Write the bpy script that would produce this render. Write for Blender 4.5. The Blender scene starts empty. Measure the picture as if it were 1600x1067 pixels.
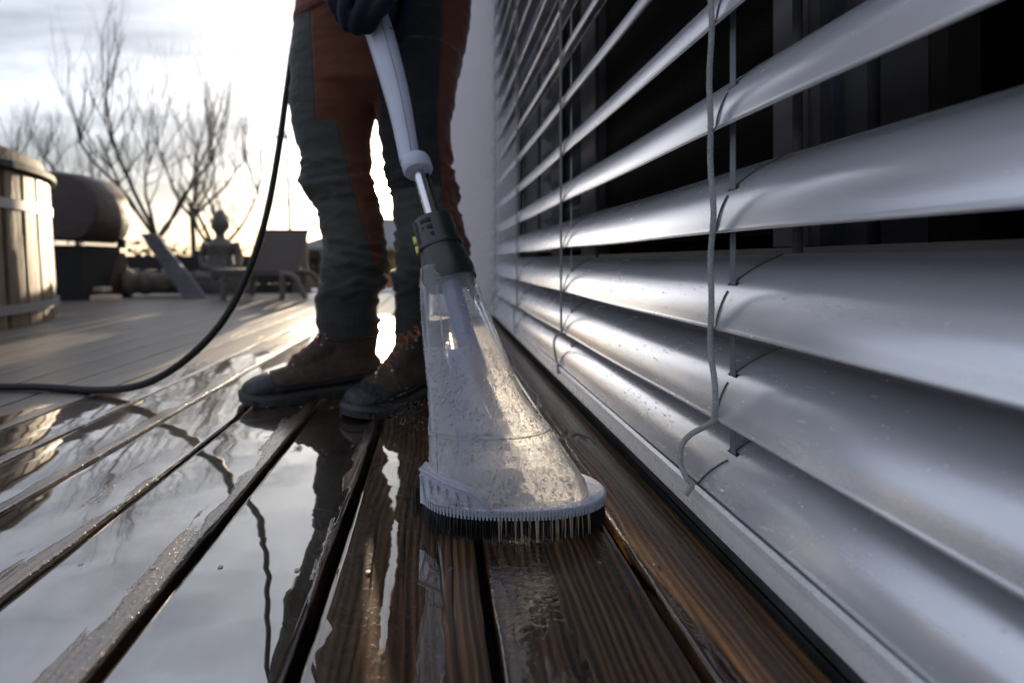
import bpy, bmesh, math, random
from mathutils import Vector, Matrix, noise as mnoise
random.seed(7)
R = math.radians
PI = math.pi
scene = bpy.context.scene
col = scene.collection

# ------------------------------------------------------------------ camera
H = 0.30          # lens height above the deck (m)
F = 711.0         # focal length in pixels of a 1600 px wide frame (16 mm lens)
VX, VY = 684.0, 407.0
cam_d = bpy.data.cameras.new('camera')
cam = bpy.data.objects.new('camera', cam_d)
col.objects.link(cam)
cam.location = (0, 0, H)
cam.rotation_euler = (R(90), 0, 0)
cam_d.sensor_width = 36.0
cam_d.lens = F / 1600 * 36.0
cam_d.shift_x = (800 - VX) / 1600
cam_d.shift_y = -(533.5 - VY) / 1600
cam_d.clip_start = 0.02
cam_d.clip_end = 3000
cam_d.dof.use_dof = True
cam_d.dof.focus_distance = 0.53
cam_d.dof.aperture_fstop = 2.8
scene.camera = cam

# ------------------------------------------------------------------ world / sun
SUN_EL = 8.4
SUN_AZ = -6.8       # degrees from +Y towards +X
sun_dir = Vector((math.sin(R(SUN_AZ)) * math.cos(R(SUN_EL)), math.cos(R(SUN_AZ)) * math.cos(R(SUN_EL)), math.sin(R(SUN_EL))))
scene.view_settings.view_transform = 'Standard'
scene.view_settings.look = 'None'
scene.view_settings.exposure = 1.58
scene.view_settings.gamma = 1.0
world = bpy.data.worlds.new('World')
scene.world = world
world.use_nodes = True


class NT:
    """small helper around a node tree"""
    def __init__(self, tree):
        self.t = tree
        self.n = tree.nodes
        self.l = tree.links

    def node(self, kind, **kw):
        nd = self.n.new(kind)
        for k, v in kw.items():
            if k.startswith('i_'):
                key = k[2:]
                key = int(key) if key.isdigit() else key.replace('_', ' ')
                self.set(nd.inputs[key], v)
            else:
                setattr(nd, k, v)
        return nd

    def set(self, sock, v):
        if hasattr(v, 'is_linked') or isinstance(v, bpy.types.NodeSocket):
            self.l.new(v, sock)
        else:
            sock.default_value = v

    def math(self, op, a, b=None, c=None, clamp=False):
        nd = self.n.new('ShaderNodeMath')
        nd.operation = op
        nd.use_clamp = clamp
        self.set(nd.inputs[0], a)
        if b is not None:
            self.set(nd.inputs[1], b)
        if c is not None:
            self.set(nd.inputs[2], c)
        return nd.outputs[0]

    def vmath(self, op, a, b=None, scale=None):
        nd = self.n.new('ShaderNodeVectorMath')
        nd.operation = op
        self.set(nd.inputs[0], a)
        if b is not None:
            self.set(nd.inputs[1], b)
        if scale is not None:
            self.set(nd.inputs['Scale'], scale)
        return nd.outputs['Value'] if op in ('DOT_PRODUCT', 'LENGTH', 'DISTANCE') else nd.outputs['Vector']

    def noise(self, vec, scale=5, detail=4, rough=0.55, dist=0.0, dims='3D', color=False):
        nd = self.n.new('ShaderNodeTexNoise')
        nd.noise_dimensions = dims
        if vec is not None:
            self.l.new(vec, nd.inputs['Vector'])
        nd.inputs['Scale'].default_value = scale
        nd.inputs['Detail'].default_value = detail
        nd.inputs['Roughness'].default_value = rough
        nd.inputs['Distortion'].default_value = dist
        return nd.outputs['Color' if color else 0]

    def voronoi(self, vec, scale=5, feature='F1', rand=1.0, out='Distance'):
        nd = self.n.new('ShaderNodeTexVoronoi')
        nd.feature = feature
        if vec is not None:
            self.l.new(vec, nd.inputs['Vector'])
        nd.inputs['Scale'].default_value = scale
        nd.inputs['Randomness'].default_value = rand
        return nd.outputs[out]

    def map(self, vec, scale=(1, 1, 1), loc=(0, 0, 0), rot=(0, 0, 0)):
        nd = self.n.new('ShaderNodeMapping')
        self.l.new(vec, nd.inputs['Vector'])
        nd.inputs['Scale'].default_value = scale
        nd.inputs['Location'].default_value = loc
        nd.inputs['Rotation'].default_value = rot
        return nd.outputs[0]

    def ramp(self, fac, stops, interp='LINEAR'):
        nd = self.n.new('ShaderNodeValToRGB')
        cr = nd.color_ramp
        cr.interpolation = interp
        while len(cr.elements) < len(stops):
            cr.elements.new(0.5)
        for e, (p, c) in zip(cr.elements, stops):
            e.position = p
            e.color = (c, c, c, 1) if not isinstance(c, (tuple, list)) else (*c[:3], 1)
        self.set(nd.inputs[0], fac)
        return nd.outputs[0]

    def smooth(self, x, a, b, lo=0.0, hi=1.0):
        nd = self.n.new('ShaderNodeMapRange')
        nd.interpolation_type = 'SMOOTHSTEP'
        self.set(nd.inputs[0], x)
        nd.inputs[1].default_value = a
        nd.inputs[2].default_value = b
        nd.inputs[3].default_value = lo
        nd.inputs[4].default_value = hi
        return nd.outputs[0]

    def mix(self, fac, a, b, blend='MIX'):
        nd = self.n.new('ShaderNodeMix')
        nd.data_type = 'RGBA'
        nd.blend_type = blend
        self.set(nd.inputs[0], fac)
        for s, v in ((nd.inputs[6], a), (nd.inputs[7], b)):
            if isinstance(v, (tuple, list)):
                s.default_value = (*v[:3], 1)
            else:
                self.l.new(v, s)
        return nd.outputs[2]

    def fmix(self, fac, a, b):
        nd = self.n.new('ShaderNodeMix')
        nd.data_type = 'FLOAT'
        self.set(nd.inputs[0], fac)
        self.set(nd.inputs[2], a)
        self.set(nd.inputs[3], b)
        return nd.outputs[0]


def build_world():
    w = NT(world.node_tree)
    w.n.clear()
    out = w.node('ShaderNodeOutputWorld')
    bg = w.node('ShaderNodeBackground')
    sky = w.node('ShaderNodeTexSky')
    sky.sky_type = 'NISHITA'
    sky.sun_disc = False
    sky.sun_elevation = R(SUN_EL)
    sky.sun_rotation = R(SUN_AZ)
    sky.altitude = 300
    sky.air_density = 1.0
    sky.dust_density = 1.5
    tc = w.node('ShaderNodeTexCoord')
    d = tc.outputs['Generated']
    sep = w.node('ShaderNodeSeparateXYZ')
    w.l.new(d, sep.inputs[0])
    z = w.math('MAXIMUM', sep.outputs[2], 0.0)
    zz = w.math('ADD', z, 0.10)
    px = w.math('DIVIDE', sep.outputs[0], zz)
    py = w.math('DIVIDE', sep.outputs[1], zz)
    cmb = w.node('ShaderNodeCombineXYZ')
    w.l.new(px, cmb.inputs[0])
    w.l.new(py, cmb.inputs[1])
    v = cmb.outputs[0]
    dist = w.noise(w.map(v, (0.5, 0.7, 1)), 1.0, 3, 0.5, color=True)
    v2 = w.vmath('ADD', v, w.vmath('SCALE', dist, scale=0.9))
    n1 = w.noise(w.map(v2, (0.42, 1.0, 1), (3.1, 1.7, 0)), 1.0, 7, 0.55)
    n2 = w.noise(w.map(v2, (0.25, 0.55, 1), (8.3, 4.1, 2)), 0.8, 5, 0.5)
    cloud = w.math('ADD', w.math('MULTIPLY', n1, 0.6), w.math('MULTIPLY', n2, 0.4))
    thick = w.smooth(cloud, 0.47, 0.60)      # grey cores of the cloud sheet
    # angle to the sun
    dot = w.vmath('DOT_PRODUCT', d, tuple(sun_dir))
    dotc = w.math('MAXIMUM', dot, 0.0)
    wide = w.math('POWER', dotc, 6.0)
    mid = w.math('POWER', dotc, 60.0)
    core = w.math('POWER', dotc, 900.0)
    disc = w.math('POWER', dotc, 9000.0)
    # bright milky sheet of high cloud, brighter towards the sun
    veil = w.math('ADD', w.math('ADD', 4.35, w.math('MULTIPLY', wide, 1.6)), w.math('MULTIPLY', mid, 30.0))
    veil = w.math('MULTIPLY', veil, w.fmix(thick, 1.0, 0.42))
    veilc = w.mix(wide, (0.77, 0.83, 1.0), (1.0, 0.96, 0.90))
    low = w.smooth(sep.outputs[2], 0.0, 0.22, 1.0, 0.0)
    warm = w.math('MULTIPLY', low, w.math('POWER', dotc, 3.0))
    veilc = w.mix(w.math('MULTIPLY', warm, 0.85), veilc, (1.0, 0.72, 0.38))
    veilc = w.mix(w.math('MULTIPLY', thick, 0.55), veilc, (0.80, 0.86, 1.0))
    vc = w.vmath('SCALE', veilc, scale=veil)
    skyc = w.vmath('SCALE', sky.outputs[0], scale=0.9)
    base = w.mix(0.82, skyc, vc)
    glow = w.math('ADD', w.math('MULTIPLY', core, 60.0), w.math('MULTIPLY', disc, 900.0))
    gl = w.vmath('SCALE', (1.0, 0.74, 0.36), scale=glow)
    tot = w.vmath('ADD', base, gl)
    w.l.new(tot, bg.inputs[0])
    bg.inputs[1].default_value = 0.10
    w.l.new(bg.outputs[0], out.inputs[0])


build_world()
sun_d = bpy.data.lights.new('sun', 'SUN')
sun_d.energy = 4.0
sun_d.angle = R(0.9)
sun_d.color = (1.0, 0.80, 0.55)
sun = bpy.data.objects.new('sun', sun_d)
col.objects.link(sun)
sun.rotation_euler = sun_dir.to_track_quat('Z', 'Y').to_euler()
scene.cycles.max_bounces = 10
scene.cycles.transparent_max_bounces = 16
scene.cycles.sample_clamp_indirect = 6.0
scene.cycles.use_denoising = True


# ------------------------------------------------------------------ geometry helpers
def W(px, py, Y):
    """photo pixel at depth Y -> point in the place"""
    return Vector(((px - VX) * Y / F, Y, H - (py - VY) * Y / F))


def link(name, verts, faces, mat=None, parent=None, smooth=True, loc=None):
    me = bpy.data.meshes.new(name)
    me.from_pydata([tuple(v) for v in verts], [], faces)
    me.update()
    if smooth:
        me.polygons.foreach_set('use_smooth', [True] * len(me.polygons))
    ob = bpy.data.objects.new(name, me)
    col.objects.link(ob)
    if mat:
        me.materials.append(mat)
    if parent:
        ob.parent = parent
    if loc is not None:
        ob.location = loc
    return ob


def tag(o, label=None, cat=None, group=None, kind=None):
    if label: o['label'] = label
    if cat: o['category'] = cat
    if group: o['group'] = group
    if kind: o['kind'] = kind
    return o


def empty(name, loc, label=None, cat=None, group=None, kind=None, rz=0):
    o = bpy.data.objects.new(name, None)
    o.empty_display_size = 0.05
    col.objects.link(o)
    o.location = loc
    o.rotation_euler = (0, 0, rz)
    return tag(o, label, cat, group, kind)


class MB:
    """collects shapes in world space (or local space of a parent) into one mesh"""
    def __init__(self):
        self.v = []
        self.f = []

    def add(self, vs, fs):
        o = len(self.v)
        self.v += [Vector(x) for x in vs]
        self.f += [[i + o for i in f] for f in fs]
        return self

    def box(self, c, s, rot=None, bevel=0.0):
        c = Vector(c); s = Vector(s) / 2
        if bevel <= 0:
            vs = [Vector((x * s.x, y * s.y, z * s.z)) for x in (-1, 1) for y in (-1, 1) for z in (-1, 1)]
            fs = [[0, 1, 3, 2], [4, 6, 7, 5], [0, 4, 5, 1], [2, 3, 7, 6], [0, 2, 6, 4], [1, 5, 7, 3]]
        else:
            bm = bmesh.new()
            bmesh.ops.create_cube(bm, size=1)
            for v in bm.verts:
                v.co = Vector((v.co.x * 2 * s.x, v.co.y * 2 * s.y, v.co.z * 2 * s.z))
            bmesh.ops.bevel(bm, geom=bm.edges[:], offset=bevel, segments=2, affect='EDGES', profile=0.6)
            vs = [v.co.copy() for v in bm.verts]
            bm.verts.index_update()
            fs = [[v.index for v in f.verts] for f in bm.faces]
            bm.free()
        if rot is not None:
            vs = [rot @ v for v in vs]
        return self.add([v + c for v in vs], fs)

    def loft(self, rings, cap=True, close=True):
        o = len(self.v)
        n = len(rings[0])
        for r in rings:
            self.v += [Vector(p) for p in r]
        m = n if close else n - 1
        for i in range(len(rings) - 1):
            for j in range(m):
                a = o + i * n + j
                b = o + i * n + (j + 1) % n
                self.f.append([a, b, b + n, a + n])
        if cap and close:
            self.f.append([o + j for j in range(n)][::-1])
            self.f.append([o + (len(rings) - 1) * n + j for j in range(n)])
        return self

    def tube(self, pts, rad, seg=8, cap=True):
        pts = [Vector(p) for p in pts]
        rings = []
        up = None
        for i, p in enumerate(pts):
            a = pts[max(i - 1, 0)]
            b = pts[min(i + 1, len(pts) - 1)]
            t = (b - a)
            if t.length < 1e-9:
                t = Vector((0, 0, 1))
            t.normalize()
            if up is None:
                up = Vector((0, 0, 1)) if abs(t.z) < 0.9 else Vector((1, 0, 0))
            x = up - t * up.dot(t)
            if x.length < 1e-6:
                x = t.orthogonal()
            x.normalize()
            up = x
            y = t.cross(x)
            r = rad[i] if isinstance(rad, (list, tuple)) else rad
            rings.append([p + x * (r * math.cos(2 * PI * k / seg)) + y * (r * math.sin(2 * PI * k / seg)) for k in range(seg)])
        return self.loft(rings, cap)

    def cyl(self, a, b, r0, r1=None, seg=24):
        return self.tube([a, b], [r0, r0 if r1 is None else r1], seg)

    def sphere(self, c, r, seg=10, rings=6, sc=(1, 1, 1), rot=None):
        vs = []; fs = []
        c = Vector(c)
        for i in range(rings + 1):
            th = PI * i / rings
            for j in range(seg):
                ph = 2 * PI * j / seg
                p = Vector((r * sc[0] * math.sin(th) * math.cos(ph), r * sc[1] * math.sin(th) * math.sin(ph), r * sc[2] * math.cos(th)))
                if rot is not None:
                    p = rot @ p
                vs.append(c + p)
        for i in range(rings):
            for j in range(seg):
                a = i * seg + j; b = i * seg + (j + 1) % seg
                fs.append([a, a + seg, b + seg, b])
        return self.add(vs, fs)

    def build(self, name, mat=None, parent=None, smooth=True, weld=False):
        ob = link(name, self.v, self.f, mat, None, smooth)
        if weld:
            bm = bmesh.new(); bm.from_mesh(ob.data)
            bmesh.ops.remove_doubles(bm, verts=bm.verts, dist=1e-6)
            bm.to_mesh(ob.data); bm.free()
        if parent:
            ob.parent = parent
            # vertices are given in world space: keep them there
            if not getattr(self, 'local', False):
                mw = Matrix.LocRotScale(parent_loc(parent), parent.rotation_euler, (1, 1, 1))
                ob.data.transform(mw.inverted())
        if smooth:
            sharp(ob.data, 35)
        return ob


def parent_loc(o):
    p = Vector(o.location)
    while o.parent:
        o = o.parent
        p = p + Vector(o.location)
    return p


def sharp(me, ang):
    try:
        bm = bmesh.new(); bm.from_mesh(me)
        a = R(ang)
        for e in bm.edges:
            if len(e.link_faces) == 2 and e.calc_face_angle(0) > a:
                e.smooth = False
        bm.to_mesh(me); bm.free()
    except Exception:
        pass


def catmull(pts, n=8):
    pts = [Vector(p) for p in pts]
    P = [pts[0] * 2 - pts[1]] + pts + [pts[-1] * 2 - pts[-2]]
    out = []
    for i in range(1, len(P) - 2):
        for k in range(n):
            t = k / n
            a, b, c, d = P[i - 1], P[i], P[i + 1], P[i + 2]
            out.append(0.5 * ((2 * b) + (c - a) * t + (2 * a - 5 * b + 4 * c - d) * t * t + (-a + 3 * b - 3 * c + d) * t * t * t))
    out.append(pts[-1])
    return out


def interp(tab, x):
    if x <= tab[0][0]: return tab[0][1]
    for (a, va), (b, vb) in zip(tab, tab[1:]):
        if x <= b:
            t = (x - a) / (b - a)
            if isinstance(va, (tuple, list)):
                return tuple(p + (q - p) * t for p, q in zip(va, vb))
            return va + (vb - va) * t
    return tab[-1][1]


def remeshed(mb, name, voxel, mat, parent, smooth_it=6, disp=None):
    """union of the collected shapes as one smooth continuous skin"""
    me = bpy.data.meshes.new('tmp')
    me.from_pydata([tuple(v) for v in mb.v], [], mb.f)
    ob = bpy.data.objects.new('tmp', me)
    col.objects.link(ob)
    m = ob.modifiers.new('r', 'REMESH'); m.mode = 'VOXEL'; m.voxel_size = voxel; m.adaptivity = 0
    s = ob.modifiers.new('s', 'SMOOTH'); s.iterations = smooth_it; s.factor = 0.5
    dg = bpy.context.evaluated_depsgraph_get()
    dg.update()
    me2 = bpy.data.meshes.new_from_object(ob.evaluated_get(dg))
    bpy.data.objects.remove(ob)
    me2.name = name
    if disp:
        me2.update()
        ns = [v.normal.copy() for v in me2.vertices]
        for v, n_ in zip(me2.vertices, ns):
            v.co += n_ * disp(v.co, n_)
        me2.update()
    me2.polygons.foreach_set('use_smooth', [True] * len(me2.polygons))
    me2.materials.clear(); me2.materials.append(mat)
    o2 = bpy.data.objects.new(name, me2)
    col.objects.link(o2)
    if parent:
        o2.parent = parent
        me2.transform(Matrix.Translation(-parent_loc(parent)))
    return o2


def vattr(me, name, fn, off=Vector((0, 0, 0))):
    a = me.attributes.new(name, 'FLOAT', 'POINT')
    a.data.foreach_set('value', [float(fn(v.co + off)) for v in me.vertices])


# ------------------------------------------------------------------ materials
def newmat(name):
    m = bpy.data.materials.new(name)
    m.use_nodes = True
    t = NT(m.node_tree)
    bs = next(n for n in t.n if n.type == 'BSDF_PRINCIPLED')
    return m, t, bs


def gpos(t):
    return t.node('ShaderNodeNewGeometry').outputs['Position']


def opos(t):
    return t.node('ShaderNodeTexCoord').outputs['Object']


def bump(t, h, dist, strength=1.0, normal=None):
    b = t.node('ShaderNodeBump')
    b.inputs['Strength'].default_value = strength
    b.inputs['Distance'].default_value = dist
    t.set(b.inputs['Height'], h)
    if normal is not None:
        t.l.new(normal, b.inputs['Normal'])
    return b.outputs[0]


def simple(name, c, rough=0.5, metal=0.0, var=0.25, scale=20, bscale=None, bdist=0.001, spec=0.5, coat=0.0, stretch=(1, 1, 1)):
    m, t, bs = newmat(name)
    p = t.map(opos(t), stretch)
    n = t.noise(p, scale, 5, 0.6)
    k = t.math('ADD', 1 - var / 2 * 1.0, t.math('MULTIPLY', t.math('SUBTRACT', n, 0.5), var * 2))
    cc = t.vmath('SCALE', tuple(c), scale=k)
    t.l.new(cc, bs.inputs['Base Color'])
    n2 = t.noise(p, scale * 3, 4, 0.6)
    t.l.new(t.math('ADD', rough - 0.08, t.math('MULTIPLY', n2, 0.16), clamp=True), bs.inputs['Roughness'])
    bs.inputs['Metallic'].default_value = metal
    bs.inputs['Specular IOR Level'].default_value = spec
    bs.inputs['Coat Weight'].default_value = coat
    bs.inputs['Coat Roughness'].default_value = 0.1
    if bscale:
        t.l.new(bump(t, t.noise(p, bscale, 5, 0.6), bdist), bs.inputs['Normal'])
    return m


def wood_deck():
    m, t, bs = newmat('wet_deck_wood')
    pos = gpos(t)
    oi = t.node('ShaderNodeObjectInfo')
    rnd = oi.outputs['Random']
    off = t.node('ShaderNodeCombineXYZ')
    t.l.new(t.math('MULTIPLY', rnd, 37.0), off.inputs[0])
    t.l.new(t.math('MULTIPLY', rnd, 91.0), off.inputs[1])
    p = t.vmath('ADD', pos, off.outputs[0])
    sep = t.node('ShaderNodeSeparateXYZ'); t.l.new(pos, sep.inputs[0])
    X, Y = sep.outputs[0], sep.outputs[1]
    ua = t.node('ShaderNodeAttribute'); ua.attribute_name = 'across'
    u = ua.outputs['Fac']
    # long grain with wandering rings and knots
    warp = t.noise(t.map(p, (5, 1.3, 5)), 1.6, 3, 0.5, color=True)
    pw = t.vmath('ADD', p, t.vmath('SCALE', t.vmath('SUBTRACT', warp, (0.5, 0.5, 0.5)), scale=0.055))
    knot = t.voronoi(t.map(p, (4.6, 1.7, 0.01)), 1.0)
    kf = t.smooth(knot, 0.0, 0.13, 1.0, 0.0)
    pk = t.vmath('ADD', pw, t.vmath('SCALE', (1.0, 0.0, 0.0), scale=t.math('MULTIPLY', kf, 0.018)))
    g1 = t.noise(t.map(pk, (210, 2.6, 60)), 1.0, 3, 0.5)
    g2 = t.noise(t.map(pk, (620, 9, 60)), 1.0, 4, 0.65)
    g3 = t.noise(t.map(pw, (30, 3.0, 10)), 1.0, 5, 0.55)
    wv = t.node('ShaderNodeTexWave')
    wv.wave_type = 'BANDS'; wv.bands_direction = 'X'
    t.l.new(t.map(pk, (1, 0.03, 1)), wv.inputs['Vector'])
    wv.inputs['Scale'].default_value = 38
    wv.inputs['Distortion'].default_value = 5.0
    wv.inputs['Detail'].default_value = 2.0
    wv.inputs['Detail Scale'].default_value = 1.2
    ring = wv.outputs[1]
    grain = t.math('ADD', t.math('ADD', t.math('MULTIPLY', g1, 0.34), t.math('MULTIPLY', g2, 0.30)), t.math('ADD', t.math('MULTIPLY', g3, 0.26), t.math('MULTIPLY', ring, 0.16)))
    # drying cracks: thin lines following the grain
    cr = t.noise(t.map(pw, (17, 0.8, 5), (4, 2, 0)), 1.0, 2, 0.5)
    crack = t.smooth(t.math('ABSOLUTE', t.math('SUBTRACT', cr, 0.5)), 0.0, 0.011, 1.0, 0.0)
    crack = t.math('MULTIPLY', crack, t.smooth(t.noise(t.map(p, (6, 2, 1)), 1.0, 2), 0.50, 0.60))
    ramp = t.ramp(grain, [(0.36, (0.006, 0.003, 0.0018)), (0.46, (0.030, 0.015, 0.007)), (0.56, (0.075, 0.038, 0.018)), (0.68, (0.15, 0.083, 0.042))])
    patch = t.noise(t.map(p, (7, 2.2, 1)), 1.0, 5, 0.6)
    wetc = t.mix(t.smooth(patch, 0.35, 0.65), t.mix(0.55, ramp, (0.010, 0.008, 0.006)), ramp)
    wetc = t.mix(t.math('MULTIPLY', kf, 0.85), wetc, (0.008, 0.004, 0.002))
    wetc = t.mix(crack, wetc, (0.002, 0.0015, 0.001))
    dryramp = t.ramp(grain, [(0.34, (0.022, 0.017, 0.014)), (0.5, (0.085, 0.068, 0.056)), (0.68, (0.19, 0.155, 0.128))])
    # where the deck has been soaked
    bnd = t.math('ADD', -1.08, t.math('MULTIPLY', Y, 0.30))
    nb = t.math('MULTIPLY', t.math('SUBTRACT', t.noise(t.map(pos, (1, 0.45, 1)), 4.0, 4, 0.6), 0.5), 0.75)
    wet = t.smooth(t.math('ADD', t.math('SUBTRACT', X, bnd), nb), -0.05, 0.05)
    far = t.smooth(Y, 2.2, 3.0, 1.0, 0.0)
    wet = t.math('MULTIPLY', wet, far)
    dryramp = t.vmath('SCALE', dryramp, scale=t.math('ADD', 0.42, t.math('MULTIPLY', rnd, 0.55)))
    c = t.mix(wet, dryramp, wetc)
    t.l.new(c, bs.inputs['Base Color'])
    # standing water: pooled from the left edge of each board, ragged to the right
    sn = t.noise(t.map(pos, (26, 5.0, 1), (2, 1, 0)), 1.0, 6, 0.62)
    sn2 = t.noise(t.map(pos, (5, 1.6, 1), (9, 3, 0)), 1.0, 3, 0.5)
    lim = t.math('ADD', t.math('ADD', 0.90, t.math('MULTIPLY', t.math('SUBTRACT', sn, 0.5), 1.15)), t.math('MULTIPLY', t.math('SUBTRACT', sn2, 0.5), 1.5))
    # boards right of the brush hold much less water
    right = t.smooth(X, -0.03, 0.06)
    lim = t.math('SUBTRACT', lim, t.math('MULTIPLY', right, 0.66))
    film = t.smooth(t.math('SUBTRACT', lim, u), -0.01, 0.035)
    film = t.math('MULTIPLY', film, wet)
    # thin film roughened by spray next to the pools
    c = t.mix(t.math('MULTIPLY', film, t.fmix(t.smooth(X, -0.115, -0.095), 0.75, 0.15)), c, (0.010, 0.007, 0.005))
    t.l.new(c, bs.inputs['Base Color'])
    bead = t.noise(t.map(pos, (1, 0.55, 1)), 260, 3, 0.6)
    beadm = t.smooth(bead, 0.50, 0.66)
    ridge = t.noise(t.map(pk, (150, 6, 1)), 1.0, 3, 0.6)
    hgt = t.math('ADD', t.math('MULTIPLY', grain, 0.9), t.math('MULTIPLY', ridge, 0.5))
    hgt = t.math('SUBTRACT', hgt, t.math('MULTIPLY', crack, 1.6))
    hgt = t.math('SUBTRACT', hgt, t.math('MULTIPLY', kf, 0.3))
    hw = t.math('ADD', hgt, t.math('MULTIPLY', beadm, t.fmix(t.smooth(X, -0.115, -0.095), 0.22, 0.12)))
    dryh = t.fmix(wet, hgt, hw)
    nfilm = t.noise(t.map(pos, (1, 0.6, 1)), 16, 2, 0.5)
    dxy = t.vmath('DISTANCE', pos, (0.09, 0.52, 0.0))
    near = t.smooth(dxy, 0.24, 0.08)
    rip = t.math('MULTIPLY', t.noise(t.map(pos, (1, 1.6, 1), rot=(0, 0, 0.6)), 75, 3, 0.55, 0.6), t.math('MULTIPLY', near, t.smooth(X, 0.035, 0.055)))
    hh = t.fmix(film, dryh, t.math('ADD', t.math('MULTIPLY', nfilm, 0.05), t.math('MULTIPLY', rip, 1.3)))
    nwood = bump(t, dryh, 0.0010)
    nsurf = bump(t, hh, 0.0009)
    t.l.new(nwood, bs.inputs['Normal'])
    t.l.new(nsurf, bs.inputs['Coat Normal'])
    t.l.new(t.fmix(wet, 0.50, 0.33), bs.inputs['Roughness'])
    bs.inputs['Specular IOR Level'].default_value = 0.5
    t.l.new(t.fmix(wet, 0.25, t.fmix(film, 0.6, 1.0)), bs.inputs['Coat Weight'])
    t.l.new(t.fmix(wet, 0.42, t.fmix(film, 0.13, t.fmix(t.smooth(X, -0.30, -0.20), 0.035, 0.012))), bs.inputs['Coat Roughness'])
    lx = t.smooth(X, -0.115, -0.095)
    t.l.new(t.fmix(film, t.fmix(lx, 2.7, 1.45), t.fmix(lx, 3.8, 2.5)), bs.inputs['Coat IOR'])
    t.l.new(t.fmix(film, 0.45, 0.08), bs.inputs['Specular IOR Level'])
    return m


def slat_mat():
    m, t, bs = newmat('grey_lacquered_aluminium')
    p = gpos(t)
    n = t.noise(t.map(p, (3, 1, 3)), 7, 5, 0.6)
    fine = t.noise(p, 240, 3, 0.7)
    dust = t.smooth(t.noise(t.map(p, (1, 0.6, 1)), 120, 4, 0.7), 0.60, 0.72)
    wipe = t.noise(t.map(p, (40, 9, 40), rot=(0.3, 0, 0.4)), 1.0, 4, 0.65)
    c = t.mix(t.smooth(n, 0.3, 0.7), (0.60, 0.62, 0.68), (0.66, 0.675, 0.73))
    c = t.mix(t.math('MULTIPLY', dust, 0.12), c, (0.62, 0.60, 0.56))
    spk = t.smooth(t.voronoi(p, 75), 0.0, 0.10, 1.0, 0.0)
    spk = t.math('MULTIPLY', spk, t.smooth(t.noise(p, 14, 2), 0.52, 0.60))
    hz = t.node('ShaderNodeSeparateXYZ'); t.l.new(p, hz.inputs[0])
    lowm = t.smooth(hz.outputs[2], 0.32, 0.12, 0.12, 1.0)
    spk = t.math('MULTIPLY', spk, lowm); dust = t.math('MULTIPLY', dust, lowm)
    c = t.mix(t.math('MULTIPLY', spk, 0.3), c, (0.12, 0.11, 0.10))
    t.l.new(c, bs.inputs['Base Color'])
    bs.inputs['Metallic'].default_value = 0.62
    r = t.math('ADD', 0.17, t.math('MULTIPLY', wipe, 0.16))
    r = t.math('ADD', r, t.math('MULTIPLY', dust, 0.06))
    t.l.new(r, bs.inputs['Roughness'])
    h = t.math('ADD', t.math('MULTIPLY', fine, 0.12), t.math('MULTIPLY', spk, 0.4))
    t.l.new(bump(t, h, 0.0003), bs.inputs['Normal'])
    return m


def shell_mat():
    m, t, bs = newmat('clear_wet_plastic')
    p = gpos(t)
    t.n.remove(bs)
    out = next(n for n in t.n if n.type == 'OUTPUT_MATERIAL')
    sep = t.node('ShaderNodeSeparateXYZ'); t.l.new(p, sep.inputs[0])
    z = sep.outputs[2]
    low = t.smooth(z, 0.20, 0.08)            # steam and beads thicken towards the brush
    fog = t.noise(p, 22, 5, 0.65)
    fogm = t.math('ADD', t.math('MULTIPLY', t.smooth(z, 0.25, 0.06), 0.34), t.math('MULTIPLY', fog, 0.30))
    v1 = t.voronoi(p, 210)
    v2 = t.voronoi(p, 430)
    b1 = t.smooth(v1, 0.42, 0.15)
    b2 = t.smooth(v2, 0.45, 0.10)
    sel = t.smooth(t.noise(p, 35, 3, 0.6), 0.42, 0.56)
    hb = t.math('MULTIPLY', t.math('ADD', t.math('MULTIPLY', b1, sel), t.math('MULTIPLY', b2, 0.22)), t.fmix(t.smooth(z, 0.24, 0.12), 0.12, 1.0))
    nrm = bump(t, hb, 0.0013)
    gl = t.node('ShaderNodeBsdfGlossy'); gl.inputs['Roughness'].default_value = 0.07
    gl.inputs['Color'].default_value = (1, 1, 1, 1)
    t.l.new(nrm, gl.inputs['Normal'])
    df = t.node('ShaderNodeBsdfDiffuse'); df.inputs['Color'].default_value = (0.74, 0.76, 0.84, 1)
    t.l.new(nrm, df.inputs['Normal'])
    tl = t.node('ShaderNodeBsdfTranslucent'); tl.inputs['Color'].default_value = (0.90, 0.90, 0.90, 1)
    t.l.new(nrm, tl.inputs['Normal'])
    tr = t.node('ShaderNodeBsdfTransparent'); tr.inputs['Color'].default_value = (0.95, 0.96, 0.985, 1)
    m1 = t.node('ShaderNodeMixShader'); m1.inputs[0].default_value = 0.68
    t.l.new(df.outputs[0], m1.inputs[1]); t.l.new(tl.outputs[0], m1.inputs[2])
    m2 = t.node('ShaderNodeMixShader'); t.l.new(t.math('ADD', t.math('ADD', 0.11, fogm), t.math('MULTIPLY', hb, 0.05), clamp=True), m2.inputs[0])
    t.l.new(tr.outputs[0], m2.inputs[1]); t.l.new(m1.outputs[0], m2.inputs[2])
    fr = t.node('ShaderNodeFresnel'); fr.inputs['IOR'].default_value = 1.5
    t.l.new(nrm, fr.inputs['Normal'])
    m3 = t.node('ShaderNodeMixShader'); t.l.new(t.math('MULTIPLY', fr.outputs[0], 0.9, clamp=True), m3.inputs[0])
    t.l.new(m2.outputs[0], m3.inputs[1]); t.l.new(gl.outputs[0], m3.inputs[2])
    t.l.new(m3.outputs[0], out.inputs[0])
    return m


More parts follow.
